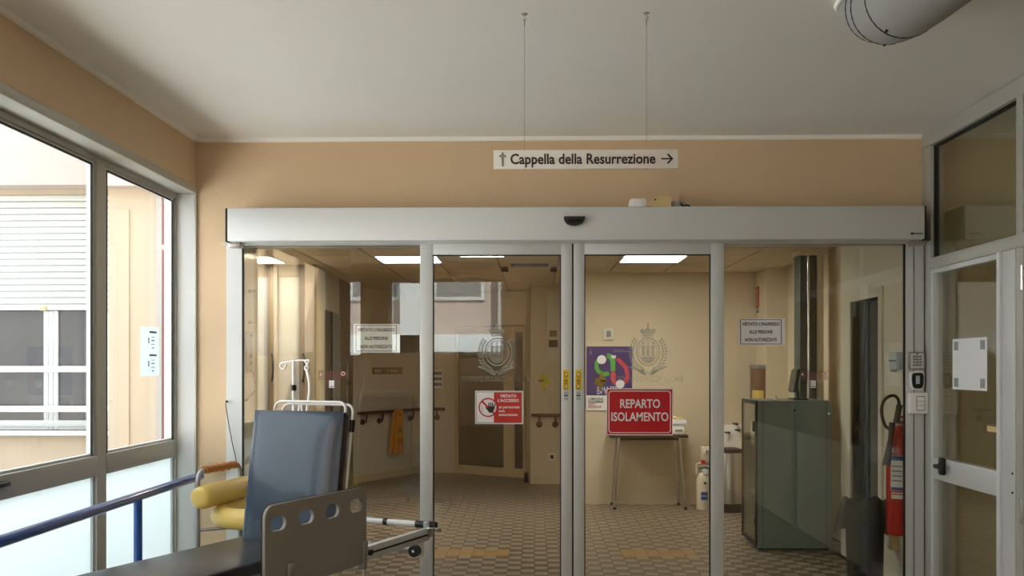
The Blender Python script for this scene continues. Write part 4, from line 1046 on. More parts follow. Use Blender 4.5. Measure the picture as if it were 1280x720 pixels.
# doorway and open door in the right wall
dw = thing('door_3', 'dark doorway in the pale lobby wall with grey door leaf swung open', 'door', (XRW + 0.1, (YO0 + YO1) / 2, 0), kind='structure')
cs = MB()
cs.box(XRW - 0.015, XRW + 0.14, YO0 - 0.07, YO0, 0, ZO + 0.07); cs.box(XRW - 0.015, XRW + 0.14, YO1, YO1 + 0.10, 0, ZO + 0.07); cs.box(XRW - 0.015, XRW + 0.14, YO0, YO1, ZO, ZO + 0.07)
cs.build('casing', 'lobby_wall_pale', dw)
B('leaf', 'grey_door', dw, XRW + 0.13, XRW + 0.75, YO1 - 0.045, YO1 - 0.005, 0.01, ZO - 0.005, bev=0.003)
B('stop_strip', 'gasket', dw, XRW + 0.09, XRW + 0.125, YO1 - 0.03, YO1 - 0.0, 0, ZO, ang=0)
for zz in (PXp(1067, 520, XRW).z, PXp(1067, 543, XRW).z): B('strike_plate', 'gasket', dw, XRW + 0.02, XRW + 0.05, YO1 - 0.004, YO1 + 0.002, zz - 0.05, zz + 0.05, ang=0)
vd = MB(); vd.box(XRW + 0.14, 3.9, YO0 - 0.5, YO0 - 0.45, 0, ZI); vd.box(3.85, 3.9, YO0 - 0.5, YO1 + 0.05, 0, ZI); vd.box(XRW + 0.14, 3.9, YO1 + 0.0, YO1 + 0.05, 0, ZI); vd.box(XRW + 0.14, 3.9, YO0 - 0.5, YO1 + 0.05, ZI, ZI + 0.05)
vd.build('room_beyond', 'lobby_wall_pale', dw, 0)

# column with pipe
Yc = 8.62
a, b_ = XX(1000, Yc), XX(1021, Yc)
cl = thing('lobby_column', 'grey-green column with a shiny vertical pipe behind the grey cabinet', 'column', ((a + b_) / 2, Yc + 0.2, 0), kind='structure')
B('shaft', 'cabinet_line', cl, XX(1000, 8.8), XX(1021, 8.8), 8.80, 9.0, 0, ZI, bev=0.004)
B('edge_trim', 'lobby_wall', cl, XX(1021, 8.8), XX(1028, 8.8), 8.76, 9.0, 0, ZI, bev=0.002)
MB().cyl((XX(1010.5, 8.78), 8.775, 0), (XX(1010.5, 8.78), 8.775, ZI), 0.012).build('pipe', 'chrome', cl)
B('top_collar', 'lobby_ceiling', cl, XX(997, 8.8), XX(1031, 8.8), 8.7, 9.0, ZI - 0.05, ZI, bev=0.006)

# dark glazed door at the end
gd = thing('door_4', 'dark glazed beige-framed door at the end of the lobby', 'door', ((pA.x + pB.x) / 2, (pA.y + pB.y) / 2, 0), kind='structure')
dd = (pB - pA); Lg = dd.length; dd.normalize(); GM = frame_of(pA, dd, (0, 0, 1))    # local x along the door from right to left, y up, z towards the room or away
def gx(px):
    d = ray(px, HOR); den = d.x * dd.y - d.y * dd.x; s_ = (pA.y * d.x - pA.x * d.y) / (-den) if den else 0
    return s_
sgn = 1 if GM.col[2].y < 0 else -1
def gbox(name, m, x0, x1, z0, z1, t0, t1, parent=gd): return MB().box(x0, x1, z0, z1, sgn * t0, sgn * t1).build(name, m, parent, 40, GM)
g572, g631, g643, g655 = gx(572.5), gx(631), gx(643), gx(655)
for x0, x1 in ((0.0, g655), (g643, g631), (g572, Lg)): gbox('stile', 'door_frame_beige', x0, x1, 0, ZGD, -0.05, 0.03)
zb_ = P(600, 583, 13.8).z; zt2 = P(650, 415, 13.5).z
for x0, x1 in ((g655, g643), (g631, g572)):
    gbox('bottom_rail', 'door_frame_beige', x0, x1, 0, zb_, -0.04, 0.02)
    gbox('top_rail', 'door_frame_beige', x0, x1, zt2, ZGD, -0.04, 0.02)
    gbox('pane', 'dark_pane', x0, x1, zb_, zt2, -0.02, -0.01)
gbox('header_line', 'brown_panel', 0, Lg, ZGD - 0.01, ZGD + 0.01, 0.03, 0.04)
gbox('mid_panel', 'table_top', g631, g572 * 0.985 + g631 * 0.015, P(600, 533, 13.8).z, P(600, 447, 13.8).z, -0.012, -0.006)
B('door_stop', 'gasket', gd, XX(655, 13.0), XX(660, 13.0), 12.9, 13.1, 0.0, 0.12, bev=0.01)

# glazed double door on the left of the lobby
Yg2 = 10.0
ld = thing('door_5', 'brown framed glazed double door with bow handles left in the lobby', 'door', (-2.7, Yg2, 0), kind='structure')
def lb_(name, m, x0, x1, y0, y1, ya, yb, parent=ld, bev=0.0): return B(name, m, parent, XX(x0, Yg2), XX(x1, Yg2), ya, yb, ZZ(340, y1, Yg2) if y1 < 900 else 0, ZZ(340, y0, Yg2) if y0 > 300 else ZI, bev=bev)
lb_('frame', 'brown_panel', 336, 340, 200, 999, 9.96, 10.06); lb_('frame', 'brown_frame', 340, 348, 200, 999, 9.95, 10.06)
lb_('frame', 'brown_frame', 262, 320, 200, 999, 9.97, 10.06)
lb_('frame', 'brown_frame', 375, 394, 200, 999, 9.96, 10.06)
lb_('top_panel', 'brown_panel', 320, 375, 200, 346, 9.99, 10.05)
lb_('pane', 'grey_pane', 320, 336, 346, 445, 10.0, 10.02); lb_('pane', 'frosted_pane', 348, 375, 346, 445, 10.0, 10.02)
lb_('lower_panel', 'grey_door', 320, 336, 445, 999, 9.99, 10.03); lb_('lower_panel', 'grey_door', 348, 375, 445, 999, 9.99, 10.03)
for px in (341, 380):
    za, zb = ZZ(340, 476, Yg2), ZZ(340, 443, Yg2)
    MB().tube(smooth_path([(XX(px, Yg2), 9.96, za), (XX(px + 3, Yg2), 9.90, za + 0.05), (XX(px + 4, Yg2), 9.89, (za + zb) / 2), (XX(px + 3, Yg2), 9.90, zb - 0.05), (XX(px, Yg2), 9.96, zb)], 5), 0.012, 8).build('handle', 'black_plastic', ld, 60)

# panels on the left lobby wall
lw = thing('door_6', 'dark narrow door set in the left lobby side wall', 'door', ((pE.x + pG.x) / 2, 11.5, 0), kind='structure')
def side_pt(px):
    d = ray(px, HOR); e = Vector((pE.x - pG.x, pE.y - pG.y, 0)); den = d.x * e.y - d.y * e.x; s_ = -(pG.x * d.y - pG.y * d.x) / (e.x * d.y - e.y * d.x)
    return Vector((pG.x, pG.y, 0)) + e * s_
def side_panel(name, m, pa, pb, z0, z1, t): a_, b2 = side_pt(pa), side_pt(pb); return MB().wall((a_.x, a_.y), (b2.x, b2.y), z0, z1, -t).build(name, m, lw, 0)
side_panel('casing', 'door_frame_beige', 395, 402, 0, 2.2, 0.03); side_panel('leaf', 'brown_panel', 402, 411, 0, 2.1, 0.015)
side_panel('dark_gap', 'gasket', 411, 414, 0, 2.1, 0.02); side_panel('pale_panel', 'grey_pane', 415, 423, 0, 2.1, 0.02); side_panel('casing', 'brown_panel', 424, 439, 0, ZI, 0.025)

# terminals on the pale return
XRt = -2.1
tm = thing('wall_terminal', 'narrow wall terminal strip with a cable on the pale wall return', 'terminal', (XRt, PXp(310, 440, XRt).y, 1.4))
y0, y1 = PXp(306.5, 440, XRt).y, PXp(313, 440, XRt).y; z0, z1 = PXp(310, 466, XRt).z, PXp(310, 415, XRt).z
B('backplate', 'grey_pane', tm, XRt, XRt + 0.02, y0, y1, z0, z1, bev=0.003)
for k in range(6): zc_ = z0 + (z1 - z0) * (k + 0.5) / 6; MB().cyl((XRt + 0.02, (y0 + y1) / 2, zc_), (XRt + 0.028, (y0 + y1) / 2, zc_), 0.012).build('socket', 'gasket', tm)
MB().tube(smooth_path([(XRt + 0.01, y1, z0 + 0.02), (XRt + 0.03, y1 + 0.02, z0 - 0.06), (XRt + 0.03, y1 - 0.02, z0 - 0.14), (XRt + 0.02, y0 - 0.05, z0 - 0.2)], 5), 0.006, 6).build('cable', 'gasket', tm, 60)
for yy, wd in ((364, 'upper'), (403, 'lower')):
    q = PXp(311, yy, XRt); t = thing('wall_tap', '%s small metal tap on the pale wall return above the terminal' % wd, 'tap', (XRt, q.y, q.z), 'taps on the wall return')
    MB().cyl((XRt, q.y, q.z), (XRt + 0.05, q.y, q.z), 0.012).build('spout', 'steel', t); MB().cyl((XRt + 0.03, q.y - 0.04, q.z), (XRt + 0.03, q.y + 0.04, q.z + 0.005), 0.008).build('lever', 'steel', t)

# ================================================================== LOBBY LAMPS
YL0, YL1 = 9.17, 9.73
def panel_lamp(x0, x1, y0, y1, m, label, z=ZI, name='ceiling_lamp'):
    t = thing(name, label, 'lamp', ((x0 + x1) / 2, (y0 + y1) / 2, z - 0.012), 'flat ceiling lamp panels')
    fr = MB(); e = 0.018
    fr.box(x0 - e, x1 + e, y0 - e, y0, z - 0.012, z + 0.004); fr.box(x0 - e, x1 + e, y1, y1 + e, z - 0.012, z + 0.004); fr.box(x0 - e, x0, y0, y1, z - 0.012, z + 0.004); fr.box(x1, x1 + e, y0, y1, z - 0.012, z + 0.004)
    fr.build('frame', 'jamb_white', t); B('diffuser', m, t, x0, x1, y0, y1, z - 0.008, z + 0.002, ang=0)
xl = PZp(468, 319, ZI); xr = PZp(857, 319.5, ZI)
panel_lamp(xl.x, xl.x + 0.56, YL0, YL1, 'lamp_panel', 'bright square lamp panel in the lobby ceiling before the slanted wall')
panel_lamp(xr.x - 0.56, xr.x, YL0, YL1, 'lamp_panel', 'bright square lamp panel in the lobby ceiling before the table')
xq = PZp(335, 319, ZI); panel_lamp(xq.x - 0.56, xq.x, YL0, YL1, 'lamp_panel', 'bright square lamp panel in the lobby ceiling before the double door')
# the vestibule lamp behind the camera, mirrored in the door glass of the photograph
panel_lamp(-0.95, -0.39, -0.73, -0.17, 'lamp_vestibule', 'square lamp panel in the vestibule ceiling nearest the rear wall', ZC, 'ceiling_lamp_offscreen')

# air grille in the lobby ceiling / bulkhead
q0, q1 = PZp(639, 331, ZI), PZp(685, 331, ZI)
ag = thing('air_grille', 'dark slotted air grille in the lobby ceiling', 'grille', ((q0.x + q1.x) / 2, q0.y, ZI - 0.01))
B('grille_frame', 'gasket', ag, q0.x, q1.x, q0.y - 0.09, q0.y + 0.12, ZI - 0.008, ZI + 0.002)
for k in range(5): B('slat', 'brown_panel', ag, q0.x + 0.01, q1.x - 0.01, q0.y - 0.08 + k * 0.04, q0.y - 0.065 + k * 0.04, ZI - 0.014, ZI - 0.006)
for px in (631, 692):
    q = PZp(px, 334, ZI); t = thing('ceiling_spotlight', 'small black spotlight on the lobby ceiling %s the air grille' % ('before' if px < 650 else 'past'), 'spotlight', (q.x, q.y, ZI - 0.05), 'small spotlights on the lobby ceiling')
    MB().cyl((q.x, q.y, ZI), (q.x, q.y, ZI - 0.012), 0.03).build('base', 'black_plastic', t); MB().cyl((q.x - 0.03, q.y, ZI - 0.03), (q.x + 0.03, q.y - 0.02, ZI - 0.035), 0.018).build('head', 'black_plastic', t)

# ================================================================== LOBBY THINGS
# handrail on the slanted wall
def rail_on(pa, pb, label, nb, ext=0.0, ends=True, z=0.9):
    d = (pb - pa).normalized(); n = Vector((-d.y, d.x, 0))
    if n.y > 0: n = -n
    t = thing('maroon_handrail', label, 'handrail', (pa + pb) / 2, 'maroon handrails in the lobby')
    o_ = n * 0.075
    MB().tube([pa + o_ + Vector((0, 0, z)), pb + o_ + Vector((0, 0, z))], 0.021, 12).build('rail', 'handrail_maroon', t, 60)
    for k in range(nb):
        c = pa.lerp(pb, (k + 0.5) / nb)
        MB().tube(smooth_path([c + Vector((0, 0, z - 0.12)) + n * 0.01, c + n * 0.06 + Vector((0, 0, z - 0.115)), c + o_ + Vector((0, 0, z - 0.02))], 5), 0.014, 8).build('bracket', 'handrail_maroon', t, 60)
        MB().tube([c + Vector((0, 0, z - 0.12)), c + n * 0.015 + Vector((0, 0, z - 0.12))], 0.04, 16).build('bracket_rose', 'handrail_maroon', t, 60)
rail_on(pE.lerp(pC, 0.02), pC.lerp(pE, 0.07), 'maroon handrail with round brackets on the slanted wall, carrying the wet-floor sign', 4)
e1, e2 = PZp(556, 592), PZp(529, 592); rail_on(Vector((XX(536, pB.y), pB.y, 0)), Vector((e1.x, pB.y, 0)), 'short maroon handrail stub on the end wall beside the glazed door', 1)
q0, q1 = XX(664, 12.76), XX(704, 12.76); rail_on(Vector((q0, 12.76, 0)), Vector((q1, 12.76, 0)), 'maroon handrail on the pier with the socket', 2, z=0.88)
so = thing('wall_socket', 'white framed black wall socket on the beige pier', 'socket', (XX(690, 12.75), 12.75, P(690, 571, 12.75).z))
c = P(690, 571, 12.75); B('frame', 'white_enamel', so, c.x - 0.045, c.x + 0.045, 12.74, 12.765, c.z - 0.045, c.z + 0.045, bev=0.004); B('insert', 'gasket', so, c.x - 0.024, c.x + 0.024, 12.735, 12.742, c.z - 0.024, c.z + 0.024, bev=0.002)
# intercom plate on the pier
a, b_, z0, z1 = plate(683, 363, 700, 452, 12.75)
t = thing('wall_panel', 'pale vertical wall panel with two small frames on the beige pier', 'panel', ((a + b_) / 2, 12.75, z0))
B('backing', 'lobby_wall_pale', t, a, b_, 12.745, 12.765, z0, z1, bev=0.003)
for (x0, y0, x1, y1, mm) in ((687, 413, 696, 421, 'brown_panel'), (686, 425, 697, 434, 'gasket')):
    aa, bb2, zz0, zz1 = plate(x0, y0, x1, y1, 12.74); B('small_frame', mm, t, aa, bb2, 12.738, 12.747, zz0, zz1, bev=0.002)
# wet floor sign hung on the handrail
c = P(499.5, 510, 13.35)
# find depth of the slanted wall at this column
e = pC - pE; nq = Vector((-e.y, e.x, 0)).normalized(); nq = -nq if nq.y > 0 else nq
dq = ray(499.5, HOR); pEo = pE + nq * 0.12; s_ = (pEo.y * dq.x - pEo.x * dq.y) / (e.x * dq.y - e.y * dq.x); wp = pE + e * s_
nsl = Vector((-e.y, e.x, 0)).normalized(); nsl = -nsl if nsl.y > 0 else nsl; esl = e.normalized()
WM = frame_of(wp + nsl * 0.12 + Vector((0, 0, 0)), esl, (0, 0, 1)); sf = 1 if WM.col[2].y < 0 else -1
sw_ = wp.y / F
zt_ = P(500, 511, wp.y).z; zb_ = P(500, 567, wp.y).z; hw = 7.7 * sw_
ws = thing('wet_floor_sign', 'orange-yellow folding wet-floor warning board hung over the maroon handrail', 'warning sign', wp + nsl * 0.12 + Vector((0, 0, zb_)))
outline = [(-hw, zb_), (-hw * 0.45, zb_), (-hw * 0.25, zb_ + 0.13), (hw * 0.25, zb_ + 0.13), (hw * 0.45, zb_), (hw, zb_), (hw * 0.9, zt_ - 0.06), (hw * 0.85, zt_), (-hw * 0.85, zt_), (-hw * 0.9, zt_ - 0.06)]
slot = rrect(-hw * 0.45, zt_ - 0.09, hw * 0.45, zt_ - 0.05, 0.015)
pm = curve_mesh([outline, slot[::-1]], 0.006, 0.002); pm.transform(WM); finish('front_board', pm, 'wet_sign_yellow', ws, 35)
pm = curve_mesh([outline, slot[::-1]], 0.006, 0.002); pm.transform(WM @ Matrix.Translation((-0.012, zt_, -sf * 0.03)) @ Matrix.Rotation(R(-9), 4, 'Z') @ Matrix.Translation((0, -zt_, 0))); finish('rear_board', pm, 'wet_sign_yellow', ws, 35)
zi = P(500, 536, wp.y).z
pm = curve_mesh([[(-0.055, zi - 0.045), (0.055, zi - 0.045), (0, zi + 0.07)], [(-0.042, zi - 0.037), (0.042, zi - 0.037), (0, zi + 0.052)][::-1]], 0.0005); pm.transform(WM @ Matrix.Translation((0, 0, sf * 0.0095))); finish('warning_triangle', pm, 'black_plastic', ws, 0)
pm = curve_mesh([[(-0.02, zi - 0.03), (0.015, zi - 0.032), (0.01, zi - 0.005), (0.004, zi + 0.02), (-0.006, zi + 0.015), (-0.002, zi - 0.008), (-0.024, zi - 0.018)]], 0.0005); pm.transform(WM @ Matrix.Translation((0, 0, sf * 0.0095))); finish('slipping_figure', pm, 'black_plastic', ws, 0)
for k in range(2):
    zl = P(500, 549 + 2.5 * k, wp.y).z; pm = curve_mesh([rect(-hw * 0.75, zl - 0.006, hw * 0.75, zl + 0.004)], 0.0005); pm.transform(WM @ Matrix.Translation((0, 0, sf * 0.0095))); finish('text_band', pm, 'warning_red', ws, 0)
# name plaque over the slanted wall
dq = ray(484, HOR); s_ = (pE.y * dq.x - pE.x * dq.y) / (e.x * dq.y - e.y * dq.x); wp2 = pE + e * s_
zc_ = P(484, 463.5, wp2.y).z
pq = thing('direction_plaque', 'long dark brown direction plaque on the slanted wall', 'plaque', wp2 + Vector((0, 0, zc_)))
PM = frame_of(wp2 + nsl * 0.012 + Vector((0, 0, zc_)), esl, (0, 0, 1)); wq = 0.34
MB().box(-wq, wq, -0.045, 0.045, -0.01 if sf > 0 else 0.0, 0.0 if sf > 0 else 0.01).build('plate', 'brown_panel', pq, 0, PM)
for x0, x1 in ((-0.3, -0.24), (-0.22, -0.16), (-0.02, 0.02), (0.06, 0.22)):
    pm = curve_mesh([rect(x0, -0.018, x1, 0.018)], 0.0005); pm.transform(PM @ Matrix.Translation((0, 0, sf * 0.0015))); finish('text_mark', pm, 'door_frame_beige', pq, 0)
# sign on the end wall
a, b_, z0, z1 = plate(538, 462, 553.5, 485, pB.y - 0.02)
t = thing('printed_wall_sign', 'white wall sign with three dark text rows on the end wall', 'sign', ((a + b_) / 2, pB.y - 0.02, z0))
B('backing', 'paper', t, a, b_, pB.y - 0.05, pB.y + 0.0, z0, z1, ang=0)
for k in range(3):
    zc_ = z1 - (z1 - z0) * (0.2 + 0.3 * k)
    for m_ in range(5): x_ = a + (b_ - a) * (0.12 + 0.17 * m_); B('text_mark', 'ink_navy', t, x_, x_ + 0.022, pB.y - 0.052, pB.y - 0.05, zc_ - 0.022, zc_ + 0.022, ang=0)

# poster
a, b_, z0, z1 = plate(733, 433, 790, 513, 10.89)
po = thing('health_poster', 'purple health campaign poster with green and red arcs on the back wall', 'poster', ((a + b_) / 2, 10.89, z0))
B('sheet', 'paper', po, a, b_, 10.885, 10.9, z0, z1, ang=0)
uu = 10.89 / F; ox, oz = a, z1
def pa_(name, pts, m, dy=0.0): return art(name, curve_mesh([[(x * uu, -y * uu) for x, y in pts]], 0.0004), m, po, (ox, 10.883 - dy, oz))
pa_('purple_field', rect(0, 0, 57, 61), 'purple_print')
def arc(cx, cy, r0, r1, a0, a1, n=14): return [(cx + r0 * math.cos(R(a0 + (a1 - a0) * i / n)), cy + r0 * math.sin(R(a0 + (a1 - a0) * i / n))) for i in range(n + 1)] + [(cx + r1 * math.cos(R(a1 + (a0 - a1) * i / n)), cy + r1 * math.sin(R(a1 + (a0 - a1) * i / n))) for i in range(n + 1)]
pa_('green_arc', arc(23, 24, 8, 13, 60, 220), 'green_print', 0.001); pa_('green_arc', arc(24, 20, 6, 12, -80, 20), 'green_print', 0.001); pa_('green_arc', rect(30, 20, 36, 31), 'green_print', 0.0012)
pa_('red_arc', [(36, 16), (41, 14), (52, 26), (54, 40), (49, 47), (44, 46), (49, 38), (47, 28)], 'red_print', 0.001); pa_('red_arc', arc(42, 38, 6, 12, 120, 220), 'red_print', 0.001)
pa_('white_disc', circle(19, 16.5, 5.6, n=20), 'paper', 0.002); pa_('white_disc', circle(42, 47, 5.4, n=20), 'paper', 0.002); pa_('white_shape', [(30, 11), (37, 11.5), (36, 15), (32, 15)], 'paper', 0.002)
pa_('emblem', [(4, 8), (5.5, 3), (7, 8), (6.5, 10), (4.5, 10)], 'ink_grey', 0.001); pa_('text_mark', rect(33, 4, 47, 5), 'ink_grey', 0.001); pa_('text_mark', rect(33, 6, 55, 7), 'ink_grey', 0.001)
def pt(s, x, y, size, wd, m): art('lettering', text_mesh(s, size * uu, 0.01, 0.0003, 'LEFT', width=wd * uu), m, po, (ox + x * uu, 10.8815, oz - y * uu))
pt('SALUTE', 13, 52.5, 6.0, 26, 'paper'); pt('DI TUTTI', 13, 57.5, 6.0, 26, 'paper')
pt('CAMPAGNA', 2, 65.5, 4.2, 19, 'ink_navy'); pt('VACCINALE', 2, 69, 4.2, 19, 'ink_navy'); pt('ANTI', 2, 72.3, 4.2, 8, 'sign_red'); pt('COVID-19', 2, 75.5, 4.2, 16, 'sign_red')
# small switch plate above the poster
a, b_, z0, z1 = plate(754, 410, 767, 425, 10.89)
t = thing('thermostat', 'small square beige wall unit above the poster', 'thermostat', ((a + b_) / 2, 10.89, z0)); B('plate', 'lobby_wall_pale', t, a, b_, 10.88, 10.905, z0, z1, bev=0.004); B('dial', 'panel_grey', t, a + 0.035, b_ - 0.03, 10.874, 10.882, z0 + 0.035, z1 - 0.03, bev=0.003)

# table
ztab = P(810, 543, 10.5).z; xa, xb = XX(762, 10.45), XX(860, 10.45)
tb = thing('side_table', 'small table with dark top and thin splayed metal legs at the back wall', 'table', ((xa + xb) / 2, 10.66, 0))
B('table_top', 'table_top', tb, xa, xb, 10.42, 10.89, ztab - 0.03, ztab, bev=0.005)
f1, f2 = PZp(768.5, 637), PZp(857, 637)
for (fx, fy, tx_, ty) in ((f1.x, f1.y, XX(774, 10.5), 10.5), (f2.x, f2.y, XX(849, 10.5), 10.5), (XX(764.5, 10.85), 10.85, XX(771, 10.8), 10.8), (XX(848, 10.85), 10.85, XX(843, 10.8), 10.8)):
    lg = MB().tube([(fx, fy, 0.01), (tx_, ty, ztab - 0.028)], [0.0125, 0.0145], 12).build('leg', 'chrome', tb, 60); MB().cyl((fx, fy, 0), (fx, fy, 0.025), 0.016).build('foot_cap', 'gasket', lg)
MB().box(XX(774, 10.5), XX(849, 10.5), 10.5, 10.8, ztab - 0.06, ztab - 0.028).build('apron', 'table_top', tb)
# things on the table
def tbx(x0, x1, y0, y1, name, label, cat, m, ya, yb):
    a, b_ = XX(x0, 10.6), XX(x1, 10.6); z0 = ztab + (543 - y1) * 10.6 / F; z1 = ztab + (543 - y0) * 10.6 / F
    t = thing(name, label, cat, ((a + b_) / 2, (ya + yb) / 2, z0)); B('carton', m, t, a, b_, ya, yb, z0, z1, bev=0.008); return t, a, b_, z0, z1
t, a, b_, z0, z1 = tbx(840, 854, 534, 543, 'glove_box', 'white carton on the small table, lowest of the pile', 'box', 'white_sign', 10.52, 10.75); B('opening', 'panel_grey', t, a + 0.02, b_ - 0.02, 10.517, 10.521, z0 + 0.03, z0 + 0.05)
t, a, b_, z0, z1 = tbx(839, 857, 525.5, 534, 'tissue_box', 'pale carton with printed stripe lying on the lower carton', 'box', 'paper', 10.53, 10.74); B('stripe', 'label_blue_grey', t, a + 0.01, b_ - 0.01, 10.527, 10.531, z0 + 0.02, z0 + 0.035)
t, a, b_, z0, z1 = tbx(842, 852, 521.5, 525.5, 'cream_packet', 'small cream packet on top of the carton pile', 'packet', 'cream_plastic', 10.56, 10.7); B('seal', 'paper', t, a + 0.01, a + 0.03, 10.56, 10.7, z1 - 0.002, z1 + 0.001)

# oxygen cylinder
c = PZp(880.5, 638); c.y += 0.07
ox_ = thing('oxygen_cylinder', 'white oxygen cylinder with blue label and valve beside the small table', 'gas cylinder', (c.x, c.y, 0))
rr_ = 8.3 * c.y / F; zsh = P(880, 600, c.y).z; zn = P(880, 590, c.y).z
MB().lathe([(0, 0), (rr_ * 0.9, 0), (rr_, 0.02), (rr_, zsh), (rr_ * 0.93, zsh + 0.025), (rr_ * 0.6, zn - 0.01), (rr_ * 0.35, zn), (0, zn)], (c.x, c.y, 0), 28).build('bottle', 'oxygen_white', ox_, 50)
gv = MB(); gv.lathe([(0, zn - 0.01), (0.03, zn - 0.01), (0.03, zn + 0.06), (0, zn + 0.06)], (c.x, c.y, 0), 16); gv.box(c.x - 0.06, c.x + 0.055, c.y - 0.03, c.y + 0.03, zn + 0.02, zn + 0.055, bev=0.008); gv.build('valve', 'steel', ox_)
z1_ = P(880, 558, c.y).z
gd_ = MB().tube(round_corners([(c.x - 0.065, c.y, zn - 0.02), (c.x - 0.07, c.y, zn + 0.09), (c.x + 0.065, c.y, zn + 0.09), (c.x + 0.065, c.y, zn - 0.02)], 0.03), 0.014, 10).build('guard_collar', 'oxygen_white', ox_, 60)
pr_ = MB(); pr_.box(c.x - 0.035, c.x + 0.075, c.y - 0.05, c.y + 0.05, z1_ - 0.14, z1_, bev=0.01); pr_.build('regulator', 'oxygen_white', ox_)
MB().cyl((c.x + 0.03, c.y - 0.05, z1_ - 0.05), (c.x + 0.03, c.y - 0.065, z1_ - 0.05), 0.028).build('gauge', 'label_white', ox_); MB().cyl((c.x + 0.03, c.y - 0.065, z1_ - 0.05), (c.x + 0.03, c.y - 0.068, z1_ - 0.05), 0.018).build('gauge_face', 'panel_grey', ox_)
MB().cyl((c.x - 0.01, c.y - 0.03, zn + 0.11), (c.x - 0.01, c.y - 0.055, zn + 0.11), 0.022).build('red_knob', 'sign_red', ox_); MB().cyl((c.x + 0.01, c.y - 0.03, zn + 0.01), (c.x + 0.01, c.y - 0.06, zn + 0.01), 0.03).build('outlet_gauge', 'label_white', ox_)
def wrap(name, m, cx, cy, r, a0, a1, z0, z1, parent, n=10):
    b = MB(); A, Bv = [], []
    for i in range(n + 1):
        t_ = R(a0 + (a1 - a0) * i / n); A.append(b.bm.verts.new((cx + r * math.cos(t_), cy + r * math.sin(t_), z0))); Bv.append(b.bm.verts.new((cx + r * math.cos(t_), cy + r * math.sin(t_), z1)))
    for i in range(n): b.bm.faces.new((A[i], A[i + 1], Bv[i + 1], Bv[i]))
    ob = b.build(name, m, parent, 60)
    return ob
zA, zB = P(880, 624, c.y).z, P(880, 614, c.y).z
wrap('blue_label', 'label_blue', c.x, c.y, rr_ + 0.0012, -120, -60, (zA + zB) / 2 + 0.004, zB, ox_); wrap('blue_label', 'label_blue', c.x, c.y, rr_ + 0.0012, -120, -60, zA, (zA + zB) / 2 - 0.004, ox_)
zg = P(880, 603, c.y).z; wrap('green_dot', 'label_green', c.x, c.y, rr_ + 0.0012, -95, -72, zg - 0.014, zg + 0.014, ox_, 4)

# stainless bin and wall box above it
c = PZp(914, 640); c.y += 0.05
sb = thing('steel_bin', 'tall stainless steel bin with black base left of the grey cabinet', 'bin', (c.x, c.y, 0)); rs = 15 * c.y / F; ztb = P(914, 566, c.y).z
MB().lathe([(0, 0.09), (rs, 0.09), (rs, ztb), (rs * 0.96, ztb + 0.01), (0, ztb + 0.01)], (c.x, c.y, 0), 28).build('barrel', 'steel', sb, 50); MB().lathe([(0, 0), (rs * 1.03, 0), (rs * 1.03, 0.09), (0, 0.09)], (c.x, c.y, 0), 28).build('base_ring', 'black_plastic', sb, 50)
MB().lathe([(0, ztb + 0.005), (rs * 1.03, ztb + 0.005), (rs * 1.0, ztb + 0.04), (rs * 0.5, ztb + 0.055), (0, ztb + 0.055)], (c.x, c.y, 0), 28).build('lid', 'black_plastic', sb, 50)
a, b_, z0, z1 = plate(905, 531, 927, 560, 10.85)
t = thing('wall_washbasin', 'white wall basin panel with two dark taps behind the steel bin', 'washbasin', ((a + b_) / 2, 10.85, z0)); B('splash_panel', 'white_sign', t, a, b_ + 0.06, 10.87, 10.9, z0 - 0.05, z1, bev=0.004)
for px, py in ((911, 541), (921, 530), (924, 538)):
    q = P(px, py, 10.84); MB().cyl((q.x, 10.88, q.z), (q.x, 10.82, q.z), 0.014).cyl((q.x, 10.82, q.z), (q.x - 0.05, 10.81, q.z + 0.008), 0.009).build('tap', 'gasket', t)
# fire sign and dispenser on the return wall
Xq = 2.40
y0, y1 = PXp(949, 372, Xq).y, PXp(942, 372, Xq).y; y0, y1 = min(y0, y1), max(y0, y1); z0, z1 = PXp(945, 386, Xq).z, PXp(945, 359, Xq).z
y1 = min(y1, 10.88); y0 = max(y0, 10.42)
t = thing('fire_sign', 'narrow red fire-equipment sign on the edge of the recess wall', 'sign', (Xq, (y0 + y1) / 2, z0)); B('plate', 'warning_red', t, Xq - 0.008, Xq + 0.002, y0, y1, z0, z1, ang=0)
SM = frame_of((0, 0, 0), (0, -1, 0), (0, 0, 1)); yc_ = (y0 + y1) / 2; wq_ = (y1 - y0)
art('pictogram', curve_mesh([rrect(-wq_ * 0.22, -0.09, wq_ * 0.22, 0.04, 0.03), rrect(-wq_ * 0.12, -0.07, wq_ * 0.12, 0.025, 0.02)[::-1]], 0.0004), 'film_pink', t, (Xq - 0.009, yc_, (z0 + z1) / 2), SM); art('arrow', curve_mesh([[(-wq_ * 0.25, 0.05), (wq_ * 0.25, 0.05), (0, 0.1)]], 0.0004), 'film_pink', t, (Xq - 0.009, yc_, (z0 + z1) / 2), SM)
B('caption', 'ink_grey', t, Xq - 0.006, Xq + 0.002, y0 + 0.02, y1 - 0.02, z0 - 0.05, z0 - 0.015, ang=0)
z0, z1 = PXp(945, 503, Xq).z, PXp(945, 456, Xq).z
t = thing('wall_dispenser', 'tall brown and yellow dispenser tube on the recess wall above the cabinet', 'dispenser', (Xq, yc_, z0)); B('case', 'wood_brown', t, Xq - 0.08, Xq + 0.0, 10.44, 10.82, z0, z1 - 0.04, bev=0.008); B('cap', 'panel_grey', t, Xq - 0.085, Xq, 10.43, 10.83, z1 - 0.045, z1, bev=0.006); B('refill', 'pad_yellow', t, Xq - 0.083, Xq - 0.02, 10.436, 10.7, z0 + 0.02, z0 + 0.14, bev=0.004)

